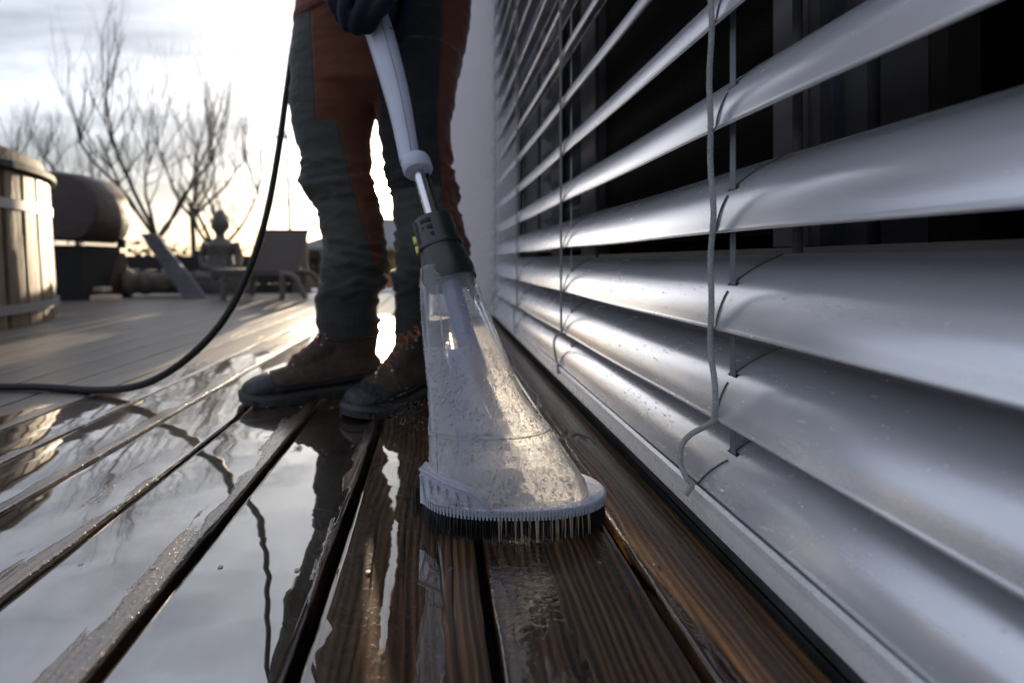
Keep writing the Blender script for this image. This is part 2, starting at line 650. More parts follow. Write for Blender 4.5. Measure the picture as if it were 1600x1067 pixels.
def glass_mat(name, ior=1.33, tint=(1, 1, 1)):
    m, t, bs = newmat(name)
    bs.inputs['Base Color'].default_value = (*tint, 1)
    bs.inputs['Transmission Weight'].default_value = 1.0
    bs.inputs['IOR'].default_value = ior
    bs.inputs['Roughness'].default_value = 0.0
    return m


def pane_mat():
    m, t, bs = newmat('window_glass')
    t.n.remove(bs)
    out = next(n for n in t.n if n.type == 'OUTPUT_MATERIAL')
    tr = t.node('ShaderNodeBsdfTransparent'); tr.inputs[0].default_value = (0.8, 0.85, 0.85, 1)
    gl = t.node('ShaderNodeBsdfGlossy'); gl.inputs['Roughness'].default_value = 0.02
    fr = t.node('ShaderNodeFresnel'); fr.inputs['IOR'].default_value = 1.25
    mx = t.node('ShaderNodeMixShader')
    t.l.new(t.math('MULTIPLY', fr.outputs[0], 0.5), mx.inputs[0]); t.l.new(tr.outputs[0], mx.inputs[1]); t.l.new(gl.outputs[0], mx.inputs[2])
    t.l.new(mx.outputs[0], out.inputs[0])
    return m


def trouser_mat():
    m, t, bs = newmat('work_trouser_cloth')
    a = t.node('ShaderNodeAttribute'); a.attribute_name = 'rust'
    b = t.node('ShaderNodeAttribute'); b.attribute_name = 'dark'
    p = opos(t)
    weave = t.noise(t.map(p, (1, 1, 1)), 900, 2, 0.5)
    n = t.noise(p, 30, 4, 0.6)
    grey = t.mix(n, (0.032, 0.035, 0.033), (0.058, 0.060, 0.056))
    dk = t.mix(n, (0.013, 0.014, 0.017), (0.026, 0.027, 0.031))
    rust = t.mix(n, (0.072, 0.027, 0.015), (0.11, 0.041, 0.023))
    c = t.mix(t.smooth(b.outputs['Fac'], -0.004, 0.004), grey, dk)
    c = t.mix(t.smooth(a.outputs['Fac'], -0.0012, 0.0012), c, rust)
    zz_ = t.node('ShaderNodeSeparateXYZ'); t.l.new(p, zz_.inputs[0])
    soak = t.smooth(t.math('ADD', zz_.outputs[2], t.math('MULTIPLY', t.math('SUBTRACT', n, 0.5), 0.12)), 0.33, 0.22)
    c = t.mix(t.math('MULTIPLY', soak, 0.6), c, (0.012, 0.012, 0.014))
    t.l.new(c, bs.inputs['Base Color'])
    bs.inputs['Roughness'].default_value = 0.85
    bs.inputs['Specular IOR Level'].default_value = 0.15
    bs.inputs['Sheen Weight'].default_value = 0.20
    bs.inputs['Sheen Roughness'].default_value = 0.4
    seam = t.smooth(t.math('ABSOLUTE', a.outputs['Fac']), 0.0, 0.004, -1.0, 0.0)
    fold = t.noise(t.map(p, (14, 14, 34), rot=(0.2, 0.3, 0.1)), 1.0, 4, 0.6)
    h = t.math('ADD', t.math('ADD', t.math('MULTIPLY', weave, 0.05), t.math('MULTIPLY', seam, 0.3)), fold)
    t.l.new(bump(t, h, 0.006), bs.inputs['Normal'])
    return m


def boot_mat():
    m, t, bs = newmat('wet_suede_boot_leather')
    a = t.node('ShaderNodeAttribute'); a.attribute_name = 'rand'
    p = opos(t)
    n = t.noise(p, 45, 5, 0.65)
    suede = t.mix(n, (0.014, 0.011, 0.009), (0.078, 0.060, 0.046))
    rub = t.mix(n, (0.004, 0.005, 0.008), (0.018, 0.020, 0.028))
    f = t.smooth(a.outputs['Fac'], -0.003, 0.003)
    t.l.new(t.mix(f, suede, rub), bs.inputs['Base Color'])
    t.l.new(t.fmix(f, 0.75, 0.42), bs.inputs['Roughness'])
    t.l.new(t.fmix(f, 0.12, 0.30), bs.inputs['Specular IOR Level'])
    seam = t.smooth(t.math('ABSOLUTE', a.outputs['Fac']), 0.0, 0.004, 0.0, 1.0)
    h = t.math('ADD', t.math('MULTIPLY', t.noise(p, 300, 3, 0.7), 0.25), t.math('ADD', n, seam))
    t.l.new(bump(t, h, 0.0034), bs.inputs['Normal'])
    return m


def plaster_mat():
    m, t, bs = newmat('white_plaster')
    p = gpos(t)
    n = t.noise(p, 60, 6, 0.7)
    n2 = t.noise(p, 3, 4, 0.6)
    t.l.new(t.mix(n2, (0.78, 0.79, 0.82), (0.84, 0.85, 0.88)), bs.inputs['Base Color'])
    bs.inputs['Roughness'].default_value = 0.9
    t.l.new(bump(t, n, 0.012), bs.inputs['Normal'])
    return m


def stave_mat():
    m, t, bs = newmat('weathered_tub_wood')
    p = opos(t)
    rnd = t.node('ShaderNodeObjectInfo').outputs['Random']
    g = t.noise(t.map(p, (60, 60, 3)), 1.0, 4, 0.6)
    big = t.noise(t.map(p, (5, 5, 1.2)), 1.0, 4, 0.6)
    c = t.ramp(t.math('ADD', t.math('MULTIPLY', g, 0.5), t.math('MULTIPLY', big, 0.5)), [(0.34, (0.045, 0.030, 0.020)), (0.5, (0.17, 0.115, 0.070)), (0.66, (0.34, 0.25, 0.165))])
    c = t.vmath('SCALE', c, scale=t.math('ADD', 0.38, t.math('MULTIPLY', rnd, 0.5)))
    t.l.new(c, bs.inputs['Base Color'])
    bs.inputs['Roughness'].default_value = 0.6
    t.l.new(bump(t, g, 0.003), bs.inputs['Normal'])
    return m


def clear_flange():
    m, t, bs = newmat('moulded_clear_plastic')
    bs.inputs['Base Color'].default_value = (0.52, 0.55, 0.64, 1)
    bs.inputs['Transmission Weight'].default_value = 0.45
    bs.inputs['Roughness'].default_value = 0.10
    bs.inputs['IOR'].default_value = 1.30
    t.l.new(bump(t, t.voronoi(gpos(t), 420), 0.0006), bs.inputs['Normal'])
    return m


M = dict(
    deck=wood_deck(), slat=slat_mat(), shell=shell_mat(), drop=glass_mat('water_drop'), pane=pane_mat(),
    trousers=trouser_mat(), boot=boot_mat(), plaster=plaster_mat(), stave=stave_mat(), flange=clear_flange(),
    under=simple('dark_subframe', (0.010, 0.009, 0.008), 0.7),
    rail=simple('white_rail_lacquer', (0.60, 0.60, 0.62), 0.28, 0.25, 0.12, 30, 180, 0.0003),
    cord=simple('grey_braided_cord', (0.34, 0.34, 0.35), 0.85, 0, 0.5, 400, 900, 0.0006),
    darkcord=simple('dark_shaded_cord', (0.10, 0.10, 0.11), 0.85, 0, 0.5, 400, 900, 0.0006),  # darker copy of the grey cord, shade put into its colour
    tape=simple('slate_blue_lift_tape', (0.11, 0.125, 0.17), 0.6, 0, 0.2, 60, 500, 0.0003),
    frame=simple('grey_window_frame', (0.17, 0.17, 0.185), 0.45, 0.1, 0.2, 8),
    frame_light=simple('light_window_frame', (0.30, 0.30, 0.31), 0.4, 0.1, 0.2, 8),
    screen=simple('black_insect_screen', (0.006, 0.006, 0.006), 0.85, 0, 0.3, 30, spec=0.1),
    room=simple('dark_room_wall', (0.03, 0.028, 0.027), 0.9),
    curtain=simple('grey_curtain', (0.10, 0.10, 0.115), 0.9, 0, 0.3, 10),
    sill=simple('dark_grey_sill_metal', (0.10, 0.10, 0.10), 0.35, 0.3, 0.6, 25, 200, 0.0006),
    bristle=simple('black_brush_bristle', (0.010, 0.010, 0.011), 0.22, 0, 0.3, 50),
    tanbristle=simple('tan_brush_bristle', (0.42, 0.32, 0.22), 0.35, 0, 0.5, 80),
    blackp=simple('dark_green_black_plastic', (0.009, 0.012, 0.011), 0.32, 0, 0.3, 60, 300, 0.0002),
    yellow=simple('pale_yellow_plastic', (0.72, 0.62, 0.16), 0.35),
    greyp=simple('light_grey_blue_plastic', (0.40, 0.43, 0.54), 0.38, 0, 0.08, 40, 600, 0.00015),
    seam=simple('dark_seam_line', (0.03, 0.03, 0.04), 0.6),
    steel=simple('brushed_steel_tube', (0.60, 0.61, 0.64), 0.22, 1.0, 0.15, 40, stretch=(1, 1, 0.1)),
    hose=simple('black_rubber_hose', (0.007, 0.007, 0.008), 0.5, 0, 0.3, 60, 150, 0.0008, spec=0.22),
    lace=simple('orange_boot_lace', (0.20, 0.060, 0.03), 0.8, 0, 0.4, 300),
    eyelet=simple('dark_metal_eyelet', (0.25, 0.25, 0.26), 0.35, 1.0),
    sole=simple('black_rubber_sole', (0.009, 0.010, 0.012), 0.5, 0, 0.6, 60, 90, 0.002),
    midsole=simple('grey_brown_midsole', (0.026, 0.024, 0.026), 0.6, 0, 0.4, 60),
    cuff=simple('brown_boot_collar', (0.05, 0.036, 0.03), 0.8, 0, 0.5, 60, 200, 0.002),
    glove=simple('navy_work_glove', (0.004, 0.005, 0.020), 0.7, 0, 0.5, 30, 500, 0.0006, spec=0.2),
    shirt=simple('rust_red_shirt_cloth', (0.15, 0.045, 0.042), 0.85, 0, 0.25, 30, 40, 0.012),
    skin=simple('skin', (0.55, 0.33, 0.24), 0.5),
    hair=simple('brown_hair', (0.05, 0.03, 0.02), 0.6),
    hoop=simple('grey_steel_hoop', (0.22, 0.22, 0.24), 0.5, 0.6),
    lid=simple('dark_grey_tub_lid', (0.022, 0.023, 0.027), 0.7, 0, 0.3, 8, 40, 0.004, spec=0.15),
    rusttank=simple('dark_brown_tank', (0.034, 0.019, 0.016), 0.6, 0, 0.5, 6, 30, 0.006),
    black=simple('matt_black', (0.004, 0.004, 0.005), 0.8),
    slate=simple('blue_grey_slate', (0.085, 0.085, 0.108), 0.6, 0, 0.6, 9, 30, 0.012),
    stone=simple('grey_cast_stone', (0.10, 0.096, 0.092), 0.8, 0, 0.6, 12, 40, 0.01),
    loungewood=simple('grey_lounger_wood', (0.10, 0.088, 0.085), 0.6, 0, 0.5, 14, 60, 0.002, stretch=(0.2, 1, 1)),
    bark=simple('dark_bark', (0.045, 0.036, 0.028), 0.85, 0, 0.6, 20, 40, 0.01),
    logwood=simple('pale_driftwood', (0.12, 0.10, 0.085), 0.7, 0, 0.7, 12, 30, 0.012),
    rustwood=simple('rust_brown_bark', (0.075, 0.032, 0.018), 0.7, 0, 0.9, 16, 30, 0.012),
    brick=simple('cream_stone_block', (0.50, 0.42, 0.33), 0.6, 0, 0.3, 20, 60, 0.004),
    hedge=simple('dark_fence_board', (0.022, 0.019, 0.018), 0.8, 0, 0.5, 8),
    pole=simple('blue_grey_pole', (0.12, 0.13, 0.17), 0.4, 0.5),
    roof=simple('grey_roof_tile', (0.12, 0.12, 0.14), 0.6, 0, 0.4, 8),
    hwall=simple('ochre_house_wall', (0.20, 0.115, 0.06), 0.8, 0, 0.5, 3),
    white=simple('white_edge', (0.75, 0.75, 0.74), 0.6),
    soil=simple('garden_soil_and_grass', (0.045, 0.043, 0.025), 0.9, 0, 0.8, 2, 14, 0.05),
)
M['glow'] = None

# ------------------------------------------------------------------ SETTING: ground, deck
g = link('ground', [(-900, -300, -0.35), (900, -300, -0.35), (900, 1800, -0.35), (-900, 1800, -0.35)], [[0, 1, 2, 3]], M['soil'])
tag(g, kind='structure')

DECK_Y0, DECK_Y1 = -1.2, 4.15
gaps = [0.648, 0.145, -0.352, -0.825, -1.278, -1.722, -2.15, -2.575]
gw = [0.0090, 0.0085, 0.0120, 0.0110, 0.009, 0.008, 0.007, 0.007]
while gaps[-1] > -18:
    gaps.append(gaps[-1] - 0.43); gw.append(0.007)
gaps = [s * H for s in gaps]
deck = MB().box(((-5.3 + 0.25) / 2, (DECK_Y0 + DECK_Y1) / 2, -0.20), (5.55, DECK_Y1 - DECK_Y0 - 0.02, 0.25)).build('deck', M['under'], smooth=False)
tag(deck, kind='structure')


def plank(x0, x1, idx):
    T = 0.028
    near = x1 > -1.3
    ys = []
    y = DECK_Y0
    while y < DECK_Y1:
        ys.append(y)
        y += 0.012 if (near and 0.25 < y < 1.1) else (0.06 if y < 2.2 else 0.3)
    ys.append(DECK_Y1)
    vs = []; fs = []
    w = x1 - x0
    prof = [(0, -T), (0, -0.006), (0.0006, -0.0018), (0.0022, -0.0004), (0.006, 0.0)]
    prof = prof + [(w / 2, 0.0003)] + [(w - a, b) for a, b in prof[::-1]]
    n = len(prof)
    us = []
    for y in ys:
        el = 0.0016 * mnoise.noise(Vector((x0 * 50, y * 9, 1))) + 0.0012 * mnoise.noise(Vector((x0 * 50, y * 45, 4)))
        er = 0.0016 * mnoise.noise(Vector((x1 * 50, y * 9, 7))) + 0.0012 * mnoise.noise(Vector((x1 * 50, y * 45, 9)))
        dz = 0.0006 * mnoise.noise(Vector((x0 * 30, y * 3, 0)))
        for k, (a, b) in enumerate(prof):
            e = el * max(0, 1 - a / 0.006) if k < n // 2 else er * max(0, 1 - (w - a) / 0.006)
            zz = b + dz
            if 1 < k < n - 2:
                zz += 0.0005 * mnoise.noise(Vector(((x0 + a) * 160, y * 60, 2)))
            vs.append((x0 + a + e, y, zz))
            us.append(a / w)
    for i in range(len(ys) - 1):
        for k in range(n - 1):
            a = i * n + k
            fs.append([a, a + n, a + n + 1, a + 1][::-1])
    fs.append(list(range(n))); fs.append([len(vs) - n + k for k in range(n)][::-1])
    o = link('plank', vs, fs, M['deck'], deck, True)
    at = o.data.attributes.new('across', 'FLOAT', 'POINT')
    at.data.foreach_set('value', us)
    sharp(o.data, 60)
    return o


planks = []
edges = [(0.947 * H, 0.0)] + list(zip(gaps, gw))
for i in range(len(edges) - 1):
    xr = edges[i][0] - edges[i][1] / 2
    xl = edges[i + 1][0] + edges[i + 1][1] / 2
    planks.append((plank(xl, xr, i), xl, xr))
# screws sunk in the nearest planks
for i, (po, xl, xr) in enumerate(planks[:5]):
    for y in (0.445, 0.93, 1.4):
        for f in (0.22, 0.80):
            if random.random() < 0.2: continue
            c = Vector((xl + (xr - xl) * f + random.uniform(-.003, .003), y + random.uniform(-.01, .01), 0.0009))
            mb = MB().cyl(c - Vector((0, 0, 0.002)), c, 0.0028, 0.0024, 12)
            mb.build('screw', M['eyelet'], po)


# ------------------------------------------------------------------ HOUSE: wall pier, wall, room
XB = 0.288                       # plane of the front edges of the blind
wall = empty('house_wall', (0.4, 2.56, 0), kind='structure')
mb = MB()
mb.box((-0.03 + 1.5, 2.56 + 2.5, 1.35), (3.0, 5.0, 3.5))  # hidden left end drawn out to block direct sun from the slats
mb.build('wall_pier', M['plaster'], wall, smooth=False)
MB().box((0.36 + 1.5, 0.3, 2.75), (3.0, 4.52, 0.7)).build('wall_above_window', M['plaster'], wall, smooth=False)
MB().box((0.30 + 1.5, -3.0, 1.35), (3.0, 4.0, 3.5)).build('wall_beside_window', M['plaster'], wall, smooth=False)
MB().box((0.345 + 0.06, 0.75, -0.10), (0.12, 3.5, 0.26)).build('wall_base', M['sill'], wall, smooth=False)
room = empty('room', (1.0, 0.7, 0), kind='structure')
MB().box((2.4, 0.8, -0.02), (3.7, 3.5, 0.04)).build('room_floor', M['room'], room, smooth=False)
MB().box((2.4, 0.8, 2.38), (3.7, 3.5, 0.04)).build('room_ceiling', M['room'], room, smooth=False)
MB().box((4.3, 0.8, 1.2), (0.05, 3.5, 2.4)).build('room_wall', M['room'], room, smooth=False)
MB().box((2.4, 2.54, 1.2), (3.7, 0.03, 2.4)).build('room_wall', M['room'], room, smooth=False)
MB().box((2.4, -0.96, 1.2), (3.7, 0.03, 2.4)).build('room_wall', M['room'], room, smooth=False)

# sill strip under the blind
sill = MB().box((0.322, 0.72, -0.002), (0.045, 3.5, 0.012)).box((0.3015, 0.72, -0.028), (0.004, 3.5, 0.045)).build('metal_sill', M['sill'], smooth=False)
tag(sill, 'dark grey metal sill strip running under the white blind rail', 'sill')

# ------------------------------------------------------------------ WINDOW behind the blind
XWIN = 0.44
win = empty('window', (XWIN, 0.8, 0.03), 'dark glazed window with grey frame behind the slatted blind', 'window')


def ywin(px, X=XWIN):
    return X * F / (px - VX)


def fr(name, pxa, pxb, mat, z0=0.3175, z1=2.34, X=XWIN, d=0.03):
    ya, yb = ywin(pxa, X), ywin(pxb, X)
    MB().box((X + d / 2, (ya + yb) / 2, (z0 + z1) / 2), (d, abs(ya - yb), z1 - z0)).build(name, mat, win, smooth=False)


fr('mullion', 1208, 1240, M['frame_light'])
fr('mullion', 1247, 1262, M['frame'], X=XWIN + 0.004)
fr('mullion', 1263, 1281, M['frame'], X=XWIN + 0.007)
fr('mullion', 1285, 1303, M['tape'], X=XWIN + 0.018)
fr('mullion', 1306, 1355, M['frame'], X=XWIN + 0.03)
fr('mullion', 1376, 1450, M['curtain'], X=XWIN + 0.035)
fr('mullion', 1454, 1482, M['room'], X=XWIN + 0.035)
fr('mullion', 908, 935, M['frame'])
fr('mullion', 862, 874, M['frame'])
fr('mullion', 800, 812, M['frame'])
MB().box((XWIN + 0.02, 0.77, 0.168), (0.05, 3.45, 0.296)).build('bottom_rail', M['frame_light'], win, smooth=False)
ya, yb = ywin(936), ywin(1207)
# insect screen: fine horizontal wires over a black ground
MB().box((XWIN + 0.022, (ya + yb) / 2, 1.335), (0.004, ya - yb, 2.0)).build('screen_backing', M['screen'], win, smooth=False)
mb = MB()
z = 0.338
while z < 1.5:
    mb.box((XWIN + 0.0185, (ya + yb) / 2, z), (0.0007, ya - yb, 0.0009)); z += 0.0034
w_ = mb.build('insect_screen', simple('screen_wire', (0.045, 0.042, 0.04), 0.6), win, smooth=False); w_['kind'] = 'stuff'
for a, b in ((2.5, ywin(812)), (ywin(811), ywin(874)), (ywin(873), ywin(908))):
    MB().box((XWIN + 0.015, (a + b) / 2, 1.335), (0.006, abs(a - b), 2.0)).build('pane', M['pane'], win, smooth=False)
MB().box((XWIN + 0.09, (ywin(1484) - 0.9) / 2, 1.335), (0.006, ywin(1484) + 0.9, 2.0)).build('pane', M['pane'], win, smooth=False)

# ------------------------------------------------------------------ VENETIAN BLIND
blind = empty('venetian_blind', (XB, 2.4, 0.03), 'large silver grey outdoor venetian blind with braided cords, covering the window', 'blind')
DX, DZ, SAG = 0.066, 0.076, 0.0135
zf = [0.054, 0.135, 0.230, 0.3295, 0.436, 0.546, 0.658, 0.771]
while zf[-1] < 2.15:
    zf.append(zf[-1] + 0.113)
CH = math.hypot(DX, DZ)
tx, tz = DX / CH, DZ / CH
nx, nz = -tz, tx


def slat_pt(k, v, off=0.0):
    """point across slat k, v=0 at the front lip and 1 at the rear"""
    b = SAG * (1 - (2 * v - 1) ** 2) * (1.0 + 0.25 * (0.5 - v))
    return XB + tx * CH * v + nx * (b + off), zf[k] + tz * CH * v + nz * (b + off)


def build_slat(k):
    Y0, Y1 = -0.85, 2.44
    ys = [Y0 + (Y1 - Y0) * i / 40 for i in range(41)]
    prof = []
    n = 16
    # rolled bead, upper face, bead, lower face
    def bead(cx, cz, r, a0, a1, m=6):
        return [(cx + r * math.cos(a0 + (a1 - a0) * i / m), cz + r * math.sin(a0 + (a1 - a0) * i / m)) for i in range(m + 1)]
    x0, z0 = slat_pt(k, 0.0); x1, z1 = slat_pt(k, 1.0)
    prof += bead(x0 + 0.0015, z0, 0.0022, R(-60), R(-230))
    prof += [slat_pt(k, v) for v in [0.03 + 0.94 * i / n for i in range(n + 1)]]
    prof += bead(x1, z1 - 0.001, 0.0022, R(130), R(-60))
    prof += [slat_pt(k, v, -0.0011) for v in [0.97 - 0.94 * i / n for i in range(n + 1)]]
    rings = []
    ph = k * 1.7
    for y in ys:
        sg = 0.0009 * math.sin((y - 0.47) / 0.58 * 2 * PI + PI / 2) + 0.0008 * math.sin(y * 2.1 + ph)
        rings.append([(px_ + 0.0006 * math.sin(y * 3.3 + ph), y, pz_ + sg) for px_, pz_ in prof])
    MB().loft(rings).build('slat', M['slat'], blind)


for k in range(len(zf)):
    build_slat(k)

# bottom rail: box profile with a raised lip and a groove
def extr(profile, y0, y1, name, mat, parent, segs=1):
    rings = [[(x, y0 + (y1 - y0) * i / segs, z) for x, z in profile] for i in range(segs + 1)]
    return MB().loft(rings).build(name, mat, parent)


rp = [(0.2865, 0.0205), (0.2825, 0.0220), (0.2820, 0.0400), (0.2828, 0.0415), (0.2828, 0.0430), (0.2812, 0.0440), (0.2814, 0.0500),
      (0.2850, 0.0530), (0.2885, 0.0515), (0.2905, 0.0470), (0.2960, 0.0470), (0.3000, 0.0560), (0.350, 0.0600), (0.3520, 0.0550), (0.3520, 0.0205)]
extr(rp, -0.85, 2.44, 'bottom_rail', M['rail'], blind)


def twisted(path, r, pitch, name, mat, parent, step=0.0011, strands=3, seg=6):
    """braided cord: strands wound round a centre line"""
    pts = [Vector(p) for p in path]
    L = [0]
    for a, b in zip(pts, pts[1:]): L.append(L[-1] + (b - a).length)
    n = max(8, int(L[-1] / step))
    samples = []
    j = 0
    for i in range(n + 1):
        s = L[-1] * i / n
        while j < len(L) - 2 and L[j + 1] < s: j += 1
        t = (s - L[j]) / max(1e-9, L[j + 1] - L[j])
        samples.append((s, pts[j].lerp(pts[j + 1], t), (pts[j + 1] - pts[j]).normalized()))
    mb = MB()
    for q in range(strands):
        pp = []
        for s, c, t in samples:
            x = t.orthogonal() if abs(t.z) < 0.3 else (Vector((1, 0, 0)) - t * t.x)
            x.normalize(); y = t.cross(x)
            a = 2 * PI * (s / pitch + q / strands)
            pp.append(c + x * (r * 0.52 * math.cos(a)) + y * (r * 0.52 * math.sin(a)))
        mb.tube(pp, r * 0.55, seg)
    return mb.build(name, mat, parent)


cols = [0.470, 1.045, 1.63, 2.25]
for ci, yc in enumerate(cols):
    top = 2.25 if ci > 0 else 1.3
    top_k = len(zf) - 1
    # front ladder cord, slightly slack between the slats
    path = []
    zz = top
    zl = zf[1]
    nseg = 60
    for i in range(nseg + 1):
        z = top + (zl - top) * i / nseg
        wob = 0.0026 * math.sin(z * 31 + ci) + 0.0022 * math.sin(z * 67 + 2 * ci)
        low = max(0, (0.42 - z)) * 0.6
        path.append((XB - 0.0045 + 0.3 * wob, yc + (0.9 + low * 3.2) * wob * 1.3 + 0.010 * max(0, z - 0.2), z))
    if ci == 0:
        tail = [W(1098, 668, 0.488), W(1076, 681, 0.505), W(1064, 700, 0.510), W(1063, 722, 0.505), W(1071, 744, 0.497), W(1081, 757, 0.492), W(1077, 764, 0.488), W(1072, 772, 0.482)]
        end = path[-1]
        tail = catmull([end] + tail, 6)
    else:
        tail = catmull([path[-1], (XB - 0.006, yc + 0.035, zl - 0.013), (XB - 0.006, yc + 0.06, zl - 0.035), (XB - 0.006, yc + 0.045, zl - 0.062), (XB - 0.007, yc + 0.02, zf[0] - 0.004), (XB - 0.009, yc + 0.012, zf[0] - 0.016)], 5)
    rr = 0.0029 if ci == 0 else 0.0031
    twisted(path + [tuple(p) for p in tail[1:]], rr, 0.0088, 'ladder_cord', M['cord'], blind, step=0.0012 if ci == 0 else 0.0022, seg=6 if ci == 0 else 5)
    if ci < 3:
        # rear ladder cord and the flat lift tape through the slots
        MB().tube([(XB + DX + 0.006, yc - 0.015, 0.07), (XB + DX + 0.007, yc - 0.013, 1.0), (XB + DX + 0.006, yc - 0.015, 2.25)], 0.0042, 8).build('rear_cord', M['darkcord'], blind)
    xm, _ = slat_pt(3, 0.46)
    ty = yc + 0.005
    MB().box((xm, ty, 1.16), (0.0008, 0.0088 if ci == 0 else 0.0085, 2.2), rot=None).build('lift_tape', M['tape'], blind, smooth=False)
    for k in range(len(zf)):
        if k > 11 and ci == 0: break
        # rungs of the ladder lying over each slat
        dy0 = 0.032 if k == 0 else 0.0
        pts = [(XB - 0.004, yc + 0.001 + dy0, zf[k] - 0.002)]
        for v in (0.0, 0.1, 0.2, 0.3, 0.38):
            x, z = slat_pt(k, v, 0.0011)
            pts.append((x, yc + 0.006 * v * 2 + dy0 * (1 - v / 0.38), z))
        mb = MB().tube(catmull(pts, 3), 0.0009, 5)
        pts = []
        for v in (0.50, 0.6, 0.72, 0.85, 1.0):
            x, z = slat_pt(k, v, 0.0012)
            pts.append((x, yc + 0.004 - 0.02 * (v - 0.5), z))
        mb.tube(catmull(pts, 3), 0.0009, 5)
        mb.build('rung', M['darkcord'], blind)
        # slot
        if ci < 3:
            x, z = slat_pt(k, 0.455, 0.0005); x2, z2 = slat_pt(k, 0.50, 0.0005)
            vs = [(x, ty - 0.0075, z), (x, ty + 0.0075, z), (x2, ty + 0.0075, z2), (x2, ty - 0.0075, z2)]
            vs2 = [(a - 0.0003, b, c + 0.0003) for a, b, c in vs]
            m_ = MB(); m_.add(vs + vs2, [[0, 1, 2, 3], [4, 5, 6, 7][::-1], [0, 4, 5, 1], [1, 5, 6, 2], [2, 6, 7, 3], [3, 7, 4, 0]])
            m_.build('slot_shade', M['black'], blind, smooth=False)  # thin black plate painted as the shade inside the opening

# water drops and grit on the low slats
mb = MB()
for i in range(650):
    k = random.choice([0, 0, 0, 1, 1, 2])
    y = 0.36 + abs(random.gauss(0, 0.35))
    v = random.uniform(0.05, 0.6)
    r = random.choice([0.0005, 0.0006, 0.0008, 0.0012])
    x, z = slat_pt(k, v, 0.0002)
    if y < 2.3: mb.sphere((x, y, z), r, 6, 4, (1, 1.0, 1))
o = mb.build('water_drops', M['drop'], blind); o['kind'] = 'stuff'

# ------------------------------------------------------------------ CLEANING WAND AND BRUSH HEAD
A0 = Vector((0.085, 0.53, 0.03))
AD = Vector((-0.20, 0.32, 0.71))


def ax(t):
    return A0 + AD * t


wand = empty('surface_cleaner', (0.085, 0.53, 0.0), 'clear plastic cleaning brush head on a grey wand, wet and beaded with drops', 'cleaning wand')


def dring(xl, xr, yf, yb, z, tilt=0.0, n=48, sq=2.6, zt=0.0):
    """rounded section: left/right in X, front/back in Y; squarer on the left"""
    out = []
    cx, cy = (xl + xr) / 2, (yf + yb) / 2
    a, b = (xr - xl) / 2, (yb - yf) / 2
    for i in range(n):
        th = 2 * PI * i / n
        c, s = math.cos(th), math.sin(th)
        e = sq if c < 0 else 2.1
        x = a * math.copysign(abs(c) ** (2 / e), c)
        y = b * math.copysign(abs(s) ** (2 / e), s)
        out.append(Vector((cx + x, cy + y, z + tilt * (y) + zt * x)))
    return out


# (z, left, right, front, back)
prof = [
    (0.036, -0.010, 0.172, 0.487, 0.560), (0.048, -0.009, 0.169, 0.492, 0.563), (0.060, -0.009, 0.161, 0.500, 0.567),
    (0.075, -0.010, 0.150, 0.510, 0.573), (0.092, -0.010, 0.139, 0.520, 0.581), (0.098, -0.010, 0.136, 0.523, 0.583), (0.103, -0.010, 0.129, 0.527, 0.585),
    (0.125, -0.011, 0.112, 0.538, 0.596), (0.150, -0.013, 0.099, 0.549, 0.607), (0.175, -0.016, 0.089, 0.560, 0.620),
    (0.200, -0.019, 0.080, 0.572, 0.634), (0.230, -0.022, 0.069, 0.586, 0.652), (0.262, -0.025, 0.057, 0.603, 0.672), (0.280, -0.026, 0.050, 0.612, 0.682)]


def prof_at(z):
    return interp([(p[0], p[1:]) for p in prof], z)


rings = []
zs = [prof[0][0] + (prof[-1][0] - prof[0][0]) * i / 60 for i in range(61)]
NR = 64
for z in zs:
    xl, xr, yf, yb = prof_at(z)
    tl = interp([(0.03, 0.0), (0.10, 0.15), (0.28, -0.45)], z)
    sq = interp([(0.03, 5.0), (0.12, 4.2), (0.2, 3.6), (0.28, 3.0)], z)
    rg = dring(xl, xr, yf, yb, z, tl, NR, sq)
    # vertical flutes on the left of the neck
    for i, p in enumerate(rg):
        if 0.14 < z < 0.262 and p.x < xl + 0.020 and p.y < (yf + yb) / 2 + 0.01:
            fl = math.sin(i / NR * 2 * PI * 15)
            k = min(1, (z - 0.14) / 0.02, (0.262 - z) / 0.01)
            p.x -= 0.0013 * max(0, fl) * k
            p.y -= 0.0010 * max(0, fl) * k
    rings.append(rg)
shell = MB().loft(rings, cap=False).build('shell', M['shell'], wand)

# raised central face panel (a moulded step on the shell)
def face_panel(zs_, i0, i1, off, name, mat):
    rr = []
    for z in zs_:
        xl, xr, yf, yb = prof_at(z)
        tl = interp([(0.03, 0.0), (0.10, 0.15), (0.28, -0.45)], z)
        sq = interp([(0.03, 5.0), (0.12, 4.2), (0.2, 3.6), (0.28, 3.0)], z)
        rg = dring(xl - off, xr + off, yf - off, yb + off, z, tl, 96, sq)
        rr.append([rg[j % 96] for j in range(i0, i1)])
    o = MB().loft(rr, cap=False, close=False).build(name, mat, wand)
    return o


face_panel([0.103 + 0.085 * i / 14 for i in range(15)], 56, 84, 0.0016, 'face_panel', M['shell'])
face_panel([0.040 + 0.052 * i / 10 for i in range(11)], 60, 95, 0.0014, 'skirt_band', M['shell'])
# moulding rings: shoulder bead and waterline
for zc, r in ((0.099, 0.0009),):
    xl, xr, yf, yb = prof_at(zc)
    tl = interp([(0.03, 0.0), (0.10, 0.15), (0.28, -0.45)], zc)
    rg = dring(xl - .001, xr + .001, yf - .001, yb + .001, zc, tl, 80, 4.0)
    MB().tube(rg + [rg[0]], r, 6).build('shoulder_bead', M['shell'], wand)

